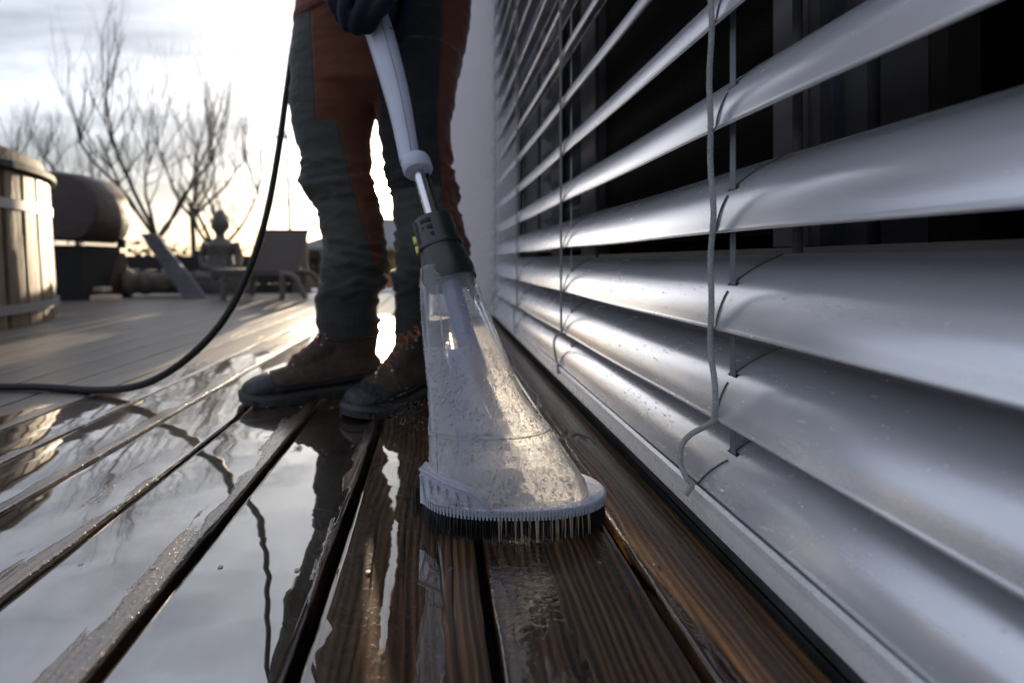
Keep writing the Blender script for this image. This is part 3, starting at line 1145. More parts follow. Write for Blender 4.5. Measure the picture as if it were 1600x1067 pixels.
# edge ribs running down the shell
for fr_, r in ((0.61, 0.0016), (0.705, 0.0013)):
    pts = []
    for z in [0.055 + 0.2 * i / 24 for i in range(25)]:
        xl, xr, yf, yb = prof_at(z)
        tl = interp([(0.03, 0.0), (0.10, 0.15), (0.28, -0.45)], z)
        sq = interp([(0.03, 5.0), (0.12, 4.2), (0.2, 3.6), (0.28, 3.0)], z)
        pts.append(dring(xl, xr, yf, yb, z, tl, 200, sq)[int(fr_ * 200)])
    MB().tube(pts, r, 6).build('shell_rib', M['shell'], wand)

# inner parts seen through the plastic: feed tube, wedge, turning arm
mb = MB().tube([ax(0.36), ax(0.25), ax(0.17)], [0.014, 0.013, 0.016], 20)
mb.build('feed_tube', simple('blue_grey_inner_plastic', (0.22, 0.26, 0.42), 0.35), wand)
wd = MB()
wd.loft([[W(722, 548, 0.585), W(742, 545, 0.600), W(740, 550, 0.612), W(724, 552, 0.612)],
         [W(742, 600, 0.575), W(765, 600, 0.585), W(762, 605, 0.598), W(744, 605, 0.598)],
         [W(770, 655, 0.560), W(786, 650, 0.57), W(784, 655, 0.58), W(772, 657, 0.58)]])
wd.build('nozzle_wedge', simple('smoked_nozzle_plastic', (0.06, 0.065, 0.085), 0.3), wand)
wd = MB()
wd.loft([[W(700, 545, 0.588), W(722, 545, 0.585), W(722, 550, 0.60), W(702, 550, 0.60)],
         [W(706, 640, 0.560), W(760, 640, 0.555), W(758, 650, 0.58), W(710, 650, 0.58)],
         [W(712, 700, 0.540), W(800, 700, 0.535), W(798, 705, 0.56), W(716, 705, 0.56)]])
wd.build('inner_guide', simple('pale_blue_inner_plastic', (0.50, 0.56, 0.80), 0.45), wand)
c = Vector((0.085, 0.53, 0.040))
mb = MB().cyl(c, c + Vector((0, 0, 0.012)), 0.018, 0.014, 24)
mb.box(c + Vector((0, 0, 0.004)), (0.12, 0.012, 0.006), Matrix.Rotation(0.5, 3, 'Z'), 0.001)
mb.build('spray_arm', simple('dark_spray_arm', (0.05, 0.05, 0.06), 0.4), wand)


# flange ring at the base with comb teeth
def base_outline(n, grow=0.0):
    """outline of the skirt: square on the left, round front and right"""
    pts = []
    for i in range(n):
        th = 2 * PI * i / n
        c, s = math.cos(th), math.sin(th)
        cx, cy = 0.088, 0.536
        a, b = 0.104 + grow, 0.052 + grow
        e = 5.0 if c < 0 else 2.2
        x = a * math.copysign(abs(c) ** (2 / e), c)
        bb = b * (1.0 if s > 0 else (1.0 + 0.0 * c))
        y = bb * math.copysign(abs(s) ** (2 / e), s)
        # the left end is set back
        if s < 0 and c < 0:
            y += 0.018 * (-c) ** 1.2
        pts.append(Vector((cx + x, cy + y, 0)))
    return pts


N = 160
o1 = base_outline(N, 0.0); o0 = base_outline(N, -0.017); o2 = base_outline(N, 0.002)
rg = []
for zz, src in ((0.030, o0), (0.0345, o0), (0.0355, o1), (0.0345, o2), (0.0275, o2), (0.026, o1), (0.026, o0)):
    rg.append([Vector((p.x, p.y, zz)) for p in src])
MB().loft(rg, cap=False).build('flange', M['flange'], wand)
# raised ribbed block at the left end
blk = MB()
pl = [Vector((-0.020, 0.515, 0)), Vector((0.012, 0.4925, 0)), Vector((0.040, 0.4850, 0)), Vector((0.056, 0.4835, 0))]
top = [0.066, 0.060, 0.052, 0.0355]
ring_t = []
for p, zt in zip(pl, top):
    b = p + Vector((0.006, 0.016, 0))
    ring_t.append([Vector((p.x, p.y, 0.026)), Vector((p.x, p.y, zt - 0.002)), Vector((p.x + 0.0007, p.y + 0.001, zt)), Vector((b.x, b.y, zt)), Vector((b.x, b.y, 0.026))])
blk.loft(ring_t)
blk.build('side_block', M['flange'], wand)
pr = [(p + Vector((-.0006, -.0012, zt - 0.001))) for p, zt in zip(pl, top)]
MB().tube(catmull(pr, 6), 0.0018, 8).build('block_rim', M['flange'], wand)
for i in range(6):
    f = i / 6 + 0.06
    p = pl[0].lerp(pl[1], f * 1.7) if f < 0.588 else pl[1].lerp(pl[2], (f - 0.588) / 0.412)
    z1 = 0.060 - 0.012 * f
    MB().box(Vector((p.x, p.y - 0.0012, (0.0285 + z1) / 2)), (0.0016, 0.003, z1 - 0.0285), Matrix.Rotation(R(-12), 3, 'Y')).build('block_rib', M['flange'], wand, smooth=False)
mb = MB(); mt = MB(); mtan = MB()
outl = base_outline(420, 0.0025)
per = [0]
for a, b in zip(outl, outl[1:] + outl[:1]): per.append(per[-1] + (b - a).length)


def on_outline(s, grow=None):
    s %= per[-1]
    import bisect
    j = bisect.bisect_right(per, s) - 1
    j = min(j, len(outl) - 1)
    a = outl[j]; b = outl[(j + 1) % len(outl)]
    t = (s - per[j]) / max(1e-9, per[j + 1] - per[j])
    p = a.lerp(b, t)
    d = (b - a).normalized()
    return p, Vector((d.y, -d.x, 0)), math.atan2(d.y, d.x)


s = 0
while s < per[-1]:
    p, nrm, an = on_outline(s)
    mt.box(p + nrm * 0.0004 + Vector((0, 0, 0.0295)), (0.0020, 0.0016, 0.0085), Matrix.Rotation(an, 3, 'Z'))
    s += 0.0039
o = mt.build('comb_teeth', M['flange'], wand, smooth=False); o['kind'] = 'stuff'
rb = random.Random(3)
s = 0
while s < per[-1]:
    for rowi in range(4):
        p, nrm, an = on_outline(s + rb.uniform(-.0008, .0008))
        p = p - nrm * (0.002 + rowi * 0.0028)
        foot = p + nrm * rb.uniform(-0.001, 0.003) + Vector((rb.uniform(-.001, .001), 0, 0))
        foot.z = 0.0008 + rb.uniform(0, 0.0015)
        p.z = 0.028
        tan = rowi == 0 and 0.06 < p.x < 0.175 and p.y < 0.53 and (int(s / 0.0039) % 2 == 0) and rb.random() < 0.5
        (mtan if tan else mb).tube([p, p.lerp(foot, 0.5) + nrm * 0.0004, foot], [0.00045 * (1.6 if tan else 1), 0.00042 * (1.5 if tan else 1), 0.0002], 4, cap=False)
    s += 0.00095
o = mb.build('bristles', M['bristle'], wand); o['kind'] = 'stuff'
o = mtan.build('tan_bristles', M['tanbristle'], wand); o['kind'] = 'stuff'

# drops standing on the shell
mb = MB()
rd = random.Random(11)
me = shell.data
tris = []
off = parent_loc(wand)
for pol in me.polygons:
    cc = pol.center + off
    if pol.normal.y < 0.35 or pol.normal.x > 0.3:
        tris.append((pol.area * (2.6 if cc.z < 0.19 else 0.55), pol))
tot = sum(a for a, _ in tris)
cum = []; acc = 0
for a, pol in tris:
    acc += a; cum.append(acc)
import bisect
for i in range(3200):
    pol = tris[min(bisect.bisect(cum, rd.uniform(0, tot)), len(tris) - 1)][1]
    vs = [me.vertices[j].co + off for j in pol.vertices]
    a, b = rd.random(), rd.random()
    p = vs[0].lerp(vs[1], a).lerp(vs[3].lerp(vs[2], a), b)
    r = rd.choice([0.0006, 0.0007, 0.0009, 0.0011, 0.0013, 0.0016]) * (1.0 if p.z < 0.2 else 0.8)
    if rd.random() < 0.05: r = rd.uniform(0.0017, 0.0026)
    q = pol.normal.to_track_quat('Z', 'Y').to_matrix()
    mb.sphere(p + pol.normal * r * 0.12, r, 7, 5, (1, 1, 0.62), q)
o = mb.build('water_drops', M['drop'], wand); o['kind'] = 'stuff'

# dark coupling
axn = AD.normalized()
e1 = Vector((1, 0, 0)) - axn * axn.x; e1.normalize(); e2 = axn.cross(e1)
if e2.y > 0: e2 = -e2      # e2 faces the lens


def axring(t, rx, ry, n=40, sq=2.3):
    c = ax(t); out = []
    for i in range(n):
        th = 2 * PI * i / n
        cc, ss = math.cos(th), math.sin(th)
        out.append(c + e1 * (rx * math.copysign(abs(cc) ** (2 / sq), cc)) + e2 * (ry * math.copysign(abs(ss) ** (2 / sq), ss)))
    return out


cpl = MB().loft([axring(0.335, 0.0375, 0.036), axring(0.352, 0.0385, 0.037), axring(0.362, 0.0372, 0.036), axring(0.385, 0.0335, 0.0325),
                 axring(0.398, 0.0320, 0.031), axring(0.455, 0.0300, 0.0295), axring(0.462, 0.0290, 0.0285), axring(0.463, 0.0255, 0.025), axring(0.455, 0.022, 0.022), axring(0.452, 0.010, 0.010)])
cpl.build('coupling', M['blackp'], wand)
rot = Matrix((e1, e2, axn)).transposed()
for i in range(4):
    t = 0.405 + 0.0145 * i
    c = ax(t)
    for a in (R(63), R(-5)):
        d = e2 * math.sin(a) + e1 * math.cos(a) * (-1 if a > 0.5 else 1)
        rr_ = Matrix((axn.cross(d), d, axn)).transposed()
        MB().box(c + d * 0.0300, (0.0165, 0.0022, 0.0065), rr_, 0.0006).build('vent_slot', M['black'], wand)
MB().loft([axring(0.400, 0.0335, 0.032), axring(0.404, 0.0342, 0.033), axring(0.408, 0.0332, 0.032)], cap=False).build('coupling_ring', M['blackp'], wand)
for t in (0.408, 0.428):
    c = ax(t) - e1 * 0.0325 + e2 * 0.004
    MB().box(c, (0.007, 0.010, 0.011), rot, 0.002).build('release_button', M['yellow'], wand)
c = ax(0.43) - e1 * 0.029 + e2 * 0.012
MB().box(c, (0.005, 0.006, 0.046), rot, 0.0015).build('clip', M['blackp'], wand)
# steel tube
mb = MB().cyl(ax(0.45), ax(0.60), 0.0085, 0.0085, 24)
mb.build('steel_tube', M['steel'], wand)
MB().tube([ax(0.45) + e1 * 0.015 - e2 * 0.008, ax(0.60) + e1 * 0.013 - e2 * 0.008], 0.0035, 8).build('side_rod', M['blackp'], wand)
# grip: collar and bent handle
hp = [ax(0.585), W(641, 254, 0.735), W(634, 215, 0.760), W(624, 165, 0.79), W(612, 118, 0.815), W(599, 72, 0.838), W(586, 30, 0.86), W(572, -20, 0.885), W(556, -75, 0.91)]
coll = hp[1]


def hring(c, d, rx, ry, n=36):
    d = d.normalized()
    x = Vector((1, 0, 0)) - d * d.x; x.normalize(); y = d.cross(x)
    return [c + x * (rx * math.cos(2 * PI * i / n)) + y * (ry * math.sin(2 * PI * i / n)) for i in range(n)]


d0 = (hp[2] - hp[1])
mb = MB().loft([hring(ax(0.575), d0, 0.0215, 0.0215), hring(ax(0.579), d0, 0.0235, 0.0235), hring(ax(0.600), d0, 0.0235, 0.0235), hring(ax(0.606), d0, 0.0215, 0.0215), hring(ax(0.610), d0, 0.016, 0.016)])
mb.build('collar', M['greyp'], wand)
hpc = catmull(hp[1:], 8)
rads = [(0, 0.0165), (10, 0.0185), (20, 0.0225), (30, 0.0255), (36, 0.0265), (44, 0.025), (56, 0.024)]
rr_ = []
for i, p in enumerate(hpc):
    d = hpc[min(i + 1, len(hpc) - 1)] - hpc[max(i - 1, 0)]
    r = interp(rads, i)
    rr_.append(hring(p, d, r, r * 1.15))
MB().loft(rr_).build('handle', M['greyp'], wand)
# seam line along the handle facing the lens, and a screw recess
sp_ = []
for i, p in enumerate(hpc[:44]):
    d = (hpc[min(i + 1, len(hpc) - 1)] - hpc[max(i - 1, 0)]).normalized()
    x = Vector((1, 0, 0)) - d * d.x; x.normalize(); y = d.cross(x)
    if y.y > 0: y = -y
    r = interp(rads, i)
    a = R(78)
    sp_.append(p + x * (r * math.cos(a)) + y * (r * 1.15 * math.sin(a)))
MB().tube(sp_, 0.0006, 5).build('handle_seam', M['seam'], wand)
for i in (34, 1):
    p = hpc[i]; d = (hpc[i + 1] - hpc[max(i - 1, 0)]).normalized()
    x = Vector((1, 0, 0)) - d * d.x; x.normalize(); y = d.cross(x)
    if y.y > 0: y = -y
    r = interp(rads, i) if i > 5 else 0.0232
    a = R(40)
    n_ = x * math.cos(a) + y * math.sin(a)
    q = p + x * (r * math.cos(a)) + y * (r * (1.15 if i > 5 else 1) * math.sin(a))
    MB().cyl(q - n_ * 0.001, q + n_ * 0.0004, 0.0032, 0.0032, 16).build('screw_recess', M['seam'], wand)

# ------------------------------------------------------------------ HOSE
hose_pts = [(-1.9, 1.35, 0.011), (-1.4, 1.18, 0.0105), W(-40, 607, 1.06), W(60, 611, 1.045), W(150, 614, 1.02), W(215, 603, 0.995), W(270, 577, 0.985), W(325, 530, 1.0),
            W(365, 475, 1.03), W(398, 400, 1.07), W(420, 320, 1.11), W(436, 230, 1.15), W(447, 150, 1.18), W(458, 75, 1.2), W(471, 0, 1.2), W(484, -60, 1.17), W(505, -110, 1.10), W(530, -115, 1.0), W(548, -100, 0.93), hpc[-2]]
hose_pts = [Vector(p) for p in hose_pts]
for p in hose_pts:
    p.z = max(p.z, 0.0095)
hose = MB().tube(catmull(hose_pts, 10), 0.0083, 14).build('hose', M['hose'])
tag(hose, 'black rubber hose lying on the deck and hanging in a curve beside the trousers', 'hose')

# ------------------------------------------------------------------ PERSON
PY = 1.05
person = empty('person', (-0.10, PY, 0), 'person in grey and rust work trousers, navy gloves and hiking boots holding the wand', 'person')
off = parent_loc(person)


def zrow(y, Y=PY):
    return H - (y - VY) * Y / F


# trousers
legA = [(524, 502, 590), (505, 497, 589), (480, 495, 588), (462, 496, 592), (452, 500, 600), (443, 504, 603), (430, 505, 595), (415, 505, 604), (395, 506, 601), (370, 504, 600),
        (340, 500, 598), (318, 494, 594), (303, 487, 590), (291, 474, 586), (280, 471, 582), (262, 475, 580), (240, 470, 578), (215, 462, 579), (190, 457, 584), (165, 454, 590), (130, 455, 592), (90, 457, 594)]
legB = [(545, 617, 676), (520, 616, 674), (490, 614, 668), (470, 618, 668), (455, 622, 670), (440, 612, 674), (428, 610, 682), (415, 618, 700), (395, 617, 732), (375, 617, 732), (350, 616, 722),  # shin rows behind the brush head slimmed to let sun reach the head
        (325, 613, 718), (295, 608, 714), (270, 602, 709), (245, 597, 706), (215, 592, 705), (190, 589, 706), (165, 586, 710), (130, 586, 716), (90, 584, 722)]
tr = MB()


def leg(rows, Y, lean):
    rings = []
    for (y, a, b) in rows:
        Yc = Y + lean * (524 - y) / 400
        p0, p1 = W(a, y, Yc), W(b, y, Yc)
        cx = (p0.x + p1.x) / 2; rx = (p1.x - p0.x) / 2
        ry = rx * 0.98
        rings.append([Vector((cx + rx * math.cos(2 * PI * i / 28), Yc + ry * math.sin(2 * PI * i / 28), p0.z)) for i in range(28)])
    tr.loft(rings)


leg(legA, PY, 0.0); leg(legB, PY - 0.02, 0.0)
hip = [(172, 470, 712), (150, 457, 713), (110, 456, 722), (70, 460, 730), (30, 466, 736), (-40, 470, 738), (-110, 474, 730)]
rings = []
for (y, a, b) in hip:
    p0, p1 = W(a, y, PY), W(b, y, PY)
    cx = (p0.x + p1.x) / 2; rx = (p1.x - p0.x) / 2
    ry = 0.115 if y < 160 else 0.06
    rr2 = []
    for i in range(40):
        th = 2 * PI * i / 40
        c, s = math.cos(th), math.sin(th)
        rr2.append(Vector((cx + rx * math.copysign(abs(c) ** 0.85, c), PY + ry * math.copysign(abs(s) ** 0.85, s), p0.z)))
    rings.append(rr2)
tr.loft(rings)


def folds(co, n):
    p = co
    yy = VY - (p.z - H) * F / PY
    # strong bunching behind the knee and above the cuff
    kn = math.exp(-((yy - 290) / 38) ** 2) + 1.1 * math.exp(-((yy - 420) / 48) ** 2) + 0.22
    a = mnoise.noise(Vector((p.x * 9 + p.z * 5, p.y * 9, p.z * 34)))
    b = mnoise.noise(Vector((p.x * 22 - p.z * 12, p.y * 22, p.z * 60 + 5)))
    c = mnoise.noise(Vector((p.x * 12, p.y * 12, p.z * 8 + 9)))
    q = mnoise.noise(Vector((p.x * 13 + p.z * 18, p.y * 10 - p.z * 6, p.z * 24 + 3)))
    q2 = mnoise.noise(Vector((p.x * 10 - p.z * 20, p.y * 14, p.z * 38 + 8)))
    ridge = (1 - min(1, abs(q) * 3.2)) + 0.7 * (1 - min(1, abs(q2) * 3.5))
    d = 0.0055 * a * kn + 0.0018 * b * kn + 0.004 * c + 0.0085 * (ridge - 0.6) * min(kn, 1.1)
    # elastic cuff gathers
    if yy > 470:
        k = min(1, (yy - 470) / 25)
        d += 0.0012 * k * math.sin(math.atan2(p.y - PY, p.x + (0.205 if p.x < -0.12 else 0.03)) * 34)
    return d


trousers = remeshed(tr, 'trousers', 0.0052, M['trousers'], person, 4, folds)


def rust(co):
    px = VX + co.x * F / PY; y = VY - (co.z - H) * F / PY
    n = 0.5 * mnoise.noise(Vector((co.z * 20, 0, 3)))
    if px < 600 or (px < 625 and y < 150):
        # inner panel of the nearer thigh, tapering to the shin
        if y < 206: lim = interp([(60, 503), (120, 507), (206, 510)], y)
        else: lim = interp([(206, 540), (300, 560), (350, 574), (420, 592), (430, 612)], y)
        d = px - lim + n
        if px > 586 and y < 175: d = min(d, 604 - px + (175 - y) * 0.0)
        if y > 425: d = min(d, 432 - y)
        back = 1.0
        return (d * back) * PY / F if co.y < PY + 0.08 else -0.01
    lim = interp([(40, 690), (100, 690), (200, 684), (300, 690), (380, 700), (400, 740)], y)
    return (px - lim + n) * PY / F


def darkc(co):
    px = VX + co.x * F / PY; y = VY - (co.z - H) * F / PY
    return ((px - 600) * 0.02 if y < 300 else -0.01) if px > 590 else -0.01


vattr(trousers.data, 'rust', rust, off)
vattr(trousers.data, 'dark', darkc, off)

# boots
def make_boot(heel, toe, name_seed):
    d = (Vector(toe) - Vector(heel)); d.z = 0
    L = d.length; d.normalize(); s = Vector((-d.y, d.x, 0))
    h = Vector(heel); h.z = 0

    def P(u, v, z): return h + d * (u * L / 0.31) + s * v + Vector((0, 0, z))
    boot = MB()
    # (u, half width, top height)
    foot = [(0.004, 0.022, 0.070), (0.02, 0.033, 0.085), (0.05, 0.037, 0.10), (0.09, 0.037, 0.105), (0.13, 0.038, 0.100), (0.165, 0.042, 0.086), (0.20, 0.047, 0.073), (0.235, 0.049, 0.064), (0.262, 0.047, 0.059), (0.285, 0.040, 0.052), (0.300, 0.029, 0.043), (0.308, 0.015, 0.034)]
    rg = []
    for u, w_, t in foot:
        r_ = []
        for i in range(24):
            th = 2 * PI * i / 24
            c, sn = math.cos(th), math.sin(th)
            y = w_ * math.copysign(abs(c) ** 0.75, c)
            z0 = 0.016
            z = z0 + (t - z0) / 2 * (1 + math.copysign(abs(sn) ** (0.85 if sn > 0 else 0.5), sn))
            r_.append(P(u, y * (1 if sn < 0.2 else (1 - 0.25 * sn)), z))
        rg.append(r_)
    boot.loft(rg)
    # shaft
    rg = []
    for z, uc, ru, rv in ((0.04, 0.065, 0.050, 0.034), (0.08, 0.072, 0.058, 0.036), (0.11, 0.070, 0.060, 0.041), (0.14, 0.066, 0.059, 0.045), (0.165, 0.064, 0.058, 0.047)):
        rg.append([P(uc + ru * math.cos(2 * PI * i / 24), rv * math.sin(2 * PI * i / 24), z) for i in range(24)])
    boot.loft(rg)
    # tongue slope
    boot.tube([P(0.11, 0, 0.130), P(0.135, 0, 0.105), P(0.165, 0, 0.082), P(0.20, 0, 0.058)], [0.026, 0.028, 0.028, 0.026], 14)

    def crease(co, n):
        return 0.0028 * mnoise.noise(co * 28) + 0.0022 * (0.5 - abs(mnoise.noise(co * 55)))
    b = remeshed(boot, 'boot', 0.004, M['boot'], person, 5, crease)

    def rand_(co):
        r = co - h
        u = r.dot(d) * 0.31 / L
        zlim = interp([(0.0, 0.052), (0.05, 0.040), (0.15, 0.034), (0.225, 0.036), (0.250, 0.046), (0.262, 0.09), (0.31, 0.09)], u)
        return zlim - co.z
    vattr(b.data, 'rand', rand_, off)
    # sole outline
    sol = [(0.0, 0.020), (0.012, 0.033), (0.05, 0.040), (0.10, 0.038), (0.15, 0.040), (0.20, 0.050), (0.24, 0.053), (0.27, 0.050), (0.292, 0.040), (0.306, 0.027), (0.314, 0.010)]
    outline = [(u, w_) for u, w_ in sol] + [(u, -w_) for u, w_ in sol[::-1]]

    def slab(z0, z1, g0, g1, name, mat, spring=0.006):
        rg = []
        for z, gr in ((z0, g0 - 0.0015), (z0 + 0.0015, g0), (z1 - 0.0015, g1), (z1, g1 - 0.0015)):
            ring = []
            for u, w_ in outline:
                cu = 0.157
                uu = cu + (u - cu) * (1 + gr / 0.157)
                up = spring * max(0, (u - 0.24) / 0.07) ** 2
                ring.append(P(uu, w_ + math.copysign(gr, w_), z + up))
            rg.append(ring)
        o = MB().loft(rg).build(name, mat, b) if False else None
        m_ = MB().loft(rg)
        o = m_.build(name, mat, person)
        o.parent = b
        return o
    slab(0.0008, 0.0135, 0.0, 0.001, 'sole', M['sole'])
    slab(0.0130, 0.0235, 0.0015, 0.0, 'midsole', M['midsole'])
    # lugs
    for i in range(9):
        u = 0.02 + i * 0.033
        for sd in (-1, 1):
            w_ = interp(sol, u)
            m_ = MB().box(P(u, sd * (w_ + 0.0005), 0.0062), (0.012, 0.006, 0.0105), Matrix.Rotation(math.atan2(d.y, d.x), 3, 'Z'), 0.001)
            o = m_.build('lug', M['sole'], person); o.parent = b
    # padded collar
    pts = [P(0.064 + 0.057 * math.cos(2 * PI * i / 24), 0.046 * math.sin(2 * PI * i / 24), 0.160) for i in range(25)]
    o = MB().tube(pts, 0.007, 8).build('collar_pad', M['cuff'], person); o.parent = b
    # laces and eyelets
    rows = [(0.205, 0.080, 0.018), (0.185, 0.091, 0.020), (0.165, 0.104, 0.021), (0.146, 0.119, 0.022), (0.134, 0.134, 0.024), (0.127, 0.148, 0.026)]
    lc = MB()
    for i, (u, z, w_) in enumerate(rows):
        for sd in (-1, 1):
            q = P(u, sd * w_, z - 0.006)
            o = MB().sphere(q, 0.0045, 8, 6).build('eyelet', M['eyelet'], person); o.parent = b
        if i < len(rows) - 1:
            u2, z2, w2 = rows[i + 1]
            for sd in (-1, 1):
                lc.tube(catmull([P(u, sd * w_, z - 0.003), P((u + u2) / 2 + 0.006, 0, (z + z2) / 2 + 0.008), P(u2, -sd * w2, z2 - 0.003)], 5), 0.0021, 6)
        lc.tube(catmull([P(u, -w_, z - 0.003), P(u + 0.004, 0, z + 0.006), P(u, w_, z - 0.003)], 5), 0.0020, 6)
    # bow
    q = P(0.132, 0, 0.150)
    for sd in (-1, 1):
        lc.tube(catmull([q, q + s * sd * 0.024 + Vector((0, 0, 0.006)), q + s * sd * 0.036 + d * 0.006 - Vector((0, 0, 0.01)), q + s * sd * 0.020 + d * 0.010 - Vector((0, 0, 0.012)), q], 5), 0.0020, 6)
        lc.tube(catmull([q, q + s * sd * 0.014 + d * 0.018 - Vector((0, 0, 0.02)), q + s * sd * 0.020 + d * 0.030 - Vector((0, 0, 0.045))], 5), 0.0018, 6)
    o = lc.build('lace', M['lace'], person); o.parent = b
    return b


make_boot((-0.135, 1.085, 0), (-0.412, 0.952, 0), 1)
make_boot((0.012, 1.105, 0), (-0.168, 0.858, 0), 2)

# shirt (torso, sleeve down to the wrists) and the body under it
sh = MB()
tors = [(58, 464, 735), (20, 466, 737), (-40, 468, 742), (-120, 474, 735), (-210, 470, 735), (-300, 455, 750), (-370, 460, 745), (-400, 520, 690), (-412, 570, 640)]
rings = []
for (y, a, b) in tors:
    p0, p1 = W(a, y, PY), W(b, y, PY)
    cx = (p0.x + p1.x) / 2; rx = (p1.x - p0.x) / 2
    ry = interp([(-412, 0.07), (-370, 0.10), (-200, 0.125), (62, 0.127)], y)
    rings.append([Vector((cx + rx * math.copysign(abs(math.cos(2 * PI * i / 40)) ** 0.85, math.cos(2 * PI * i / 40)), PY + ry * math.copysign(abs(math.sin(2 * PI * i / 40)) ** 0.85, math.sin(2 * PI * i / 40)), p0.z + (0.035 * (1 + math.cos(2 * PI * i / 40)) if y > 50 else 0.010 * (1 + math.cos(2 * PI * i / 40)) if y > 0 else 0))) for i in range(40)])
sh.loft(rings)
handR = W(600, -40, 0.86)
sh.tube([W(470, -365, PY), W(420, -250, PY - 0.02), W(400, -130, PY - 0.05), W(455, -95, 0.93), W(520, -70, 0.89)], [0.062, 0.056, 0.048, 0.042, 0.036], 16)
sh.tube([W(735, -365, PY), W(775, -250, PY - 0.02), W(790, -130, PY - 0.08), W(740, -110, 0.90), W(690, -85, 0.87)], [0.062, 0.056, 0.048, 0.042, 0.036], 16)


def sfold(co, n):
    return 0.010 * mnoise.noise(Vector((co.x * 7 + co.z * 8, co.y * 7, co.z * 22))) + 0.004 * mnoise.noise(Vector((co.x * 20, co.y * 20, co.z * 40)))


remeshed(sh, 'shirt', 0.009, M['shirt'], person, 5, sfold)


# gloved hands: one skin over palm, four fingers and thumb
def hand(palm, fingers, thumb, wrist, name):
    g_ = MB()
    g_.tube(palm[0], palm[1], 14)
    for f in fingers:
        g_.tube(catmull(f[0], 4), [f[1]] * (4 * (len(f[0]) - 1)) + [f[1] * 0.75], 10)
        g_.sphere(f[0][-1], f[1] * 0.95, 12, 8)
    g_.tube(catmull(thumb[0], 4), [thumb[1]] * (4 * (len(thumb[0]) - 1)) + [thumb[1] * 0.8], 10)
    g_.sphere(thumb[0][-1], thumb[1] * 0.95, 12, 8)
    g_.tube(wrist[0], wrist[1], 14)
    return remeshed(g_, name, 0.0032, M['glove'], person, 3, lambda co, n: 0.0009 * mnoise.noise(co * 60))


fr1 = 0.0162
hand(([W(545, -45, 0.86), W(600, -30, 0.845), W(622, -8, 0.85)], [0.034, 0.036, 0.026]),
     [([W(540, -60, 0.845), W(524, -30, 0.825), W(520, 0, 0.818), W(531, 24, 0.822)], 0.0135),
      ([W(570, -50, 0.828), W(552, -22, 0.806), W(540, 10, 0.800), W(543, 38, 0.812)], 0.0150),
      ([W(600, -40, 0.822), W(586, -14, 0.794), W(568, 14, 0.788), W(558, 42, 0.806)], 0.0165),
      ([W(625, -30, 0.825), W(612, -8, 0.795), W(590, 18, 0.786), W(573, 42, 0.804)], 0.0150)],
     ([W(628, -30, 0.86), W(634, 5, 0.865), W(628, 34, 0.868), W(621, 54, 0.866)], 0.0165),
     ([W(520, -70, 0.89), W(555, -55, 0.87)], [0.036, 0.032]), 'glove')
hand(([W(665, -70, 0.87), W(630, -50, 0.865), W(615, -40, 0.87)], [0.032, 0.036, 0.026]),
     [([W(640, -70, 0.84), W(612, -72, 0.825), W(590, -60, 0.84)], 0.0135), ([W(640, -50, 0.84), W(610, -50, 0.82), W(584, -40, 0.835)], 0.0145),
      ([W(645, -85, 0.85), W(615, -90, 0.84), W(592, -82, 0.85)], 0.0125), ([W(645, -102, 0.86), W(622, -106, 0.85), W(600, -98, 0.86)], 0.0120)],
     ([W(650, -60, 0.89), W(640, -30, 0.90), W(628, -10, 0.895)], 0.0160),
     ([W(700, -90, 0.875), W(672, -76, 0.87)], [0.034, 0.031]), 'glove')

# body under the clothes, with neck and head
bd = MB()
for rows in (legA, legB):
    p = [W((a + b) / 2, y, PY) for y, a, b in rows[::3]]
    bd.tube([Vector((p[0].x, p[0].y, 0.06))] + p, [0.034] + [interp([(0, 0.036), (3, 0.05), (4, 0.05), (7, 0.064)], i) for i in range(len(p))], 12)
bd.tube([W(600, 120, PY), W(600, -60, PY), W(604, -250, PY), W(604, -380, PY), W(604, -420, PY)], [0.10, 0.095, 0.105, 0.085, 0.05], 16)
bd.tube([W(604, -400, PY), W(600, -455, PY - 0.015)], [0.052, 0.050], 14)
hc = W(596, -520, PY - 0.03)
bd.sphere(hc, 0.098, 20, 14, (0.80, 0.98, 1.18))
bd.sphere(hc + Vector((0, -0.098, -0.012)), 0.016, 10, 8, (0.8, 1.1, 1.6))
bd.sphere(hc + Vector((0, -0.070, -0.075)), 0.040, 12, 8, (1, 0.8, 0.8))
for sd in (-1, 1):
    bd.sphere(hc + Vector((sd * 0.078, 0.0, -0.005)), 0.022, 10, 8, (0.4, 0.8, 1.3))
remeshed(bd, 'body', 0.007, M['skin'], person, 4)
hr = MB().sphere(hc + Vector((0, 0.018, 0.028)), 0.102, 20, 14, (0.84, 0.94, 1.02))
remeshed(hr, 'hair', 0.007, M['hair'], person, 2, lambda co, n: 0.003 * mnoise.noise(co * 60))

# spray in the air beside the boot
mb = MB()
rs = random.Random(5)
for i in range(420):
    p = W(rs.gauss(620, 26), rs.gauss(640, 26), rs.uniform(0.70, 0.84))
    if p.z > 0.004: mb.sphere(p, rs.choice([0.00035, 0.00045, 0.0006]), 5, 4)
o = mb.build('water_spray', M['drop']); tag(o, 'fine golden water droplets flying up in front of the boot toe', 'spray', kind='stuff')

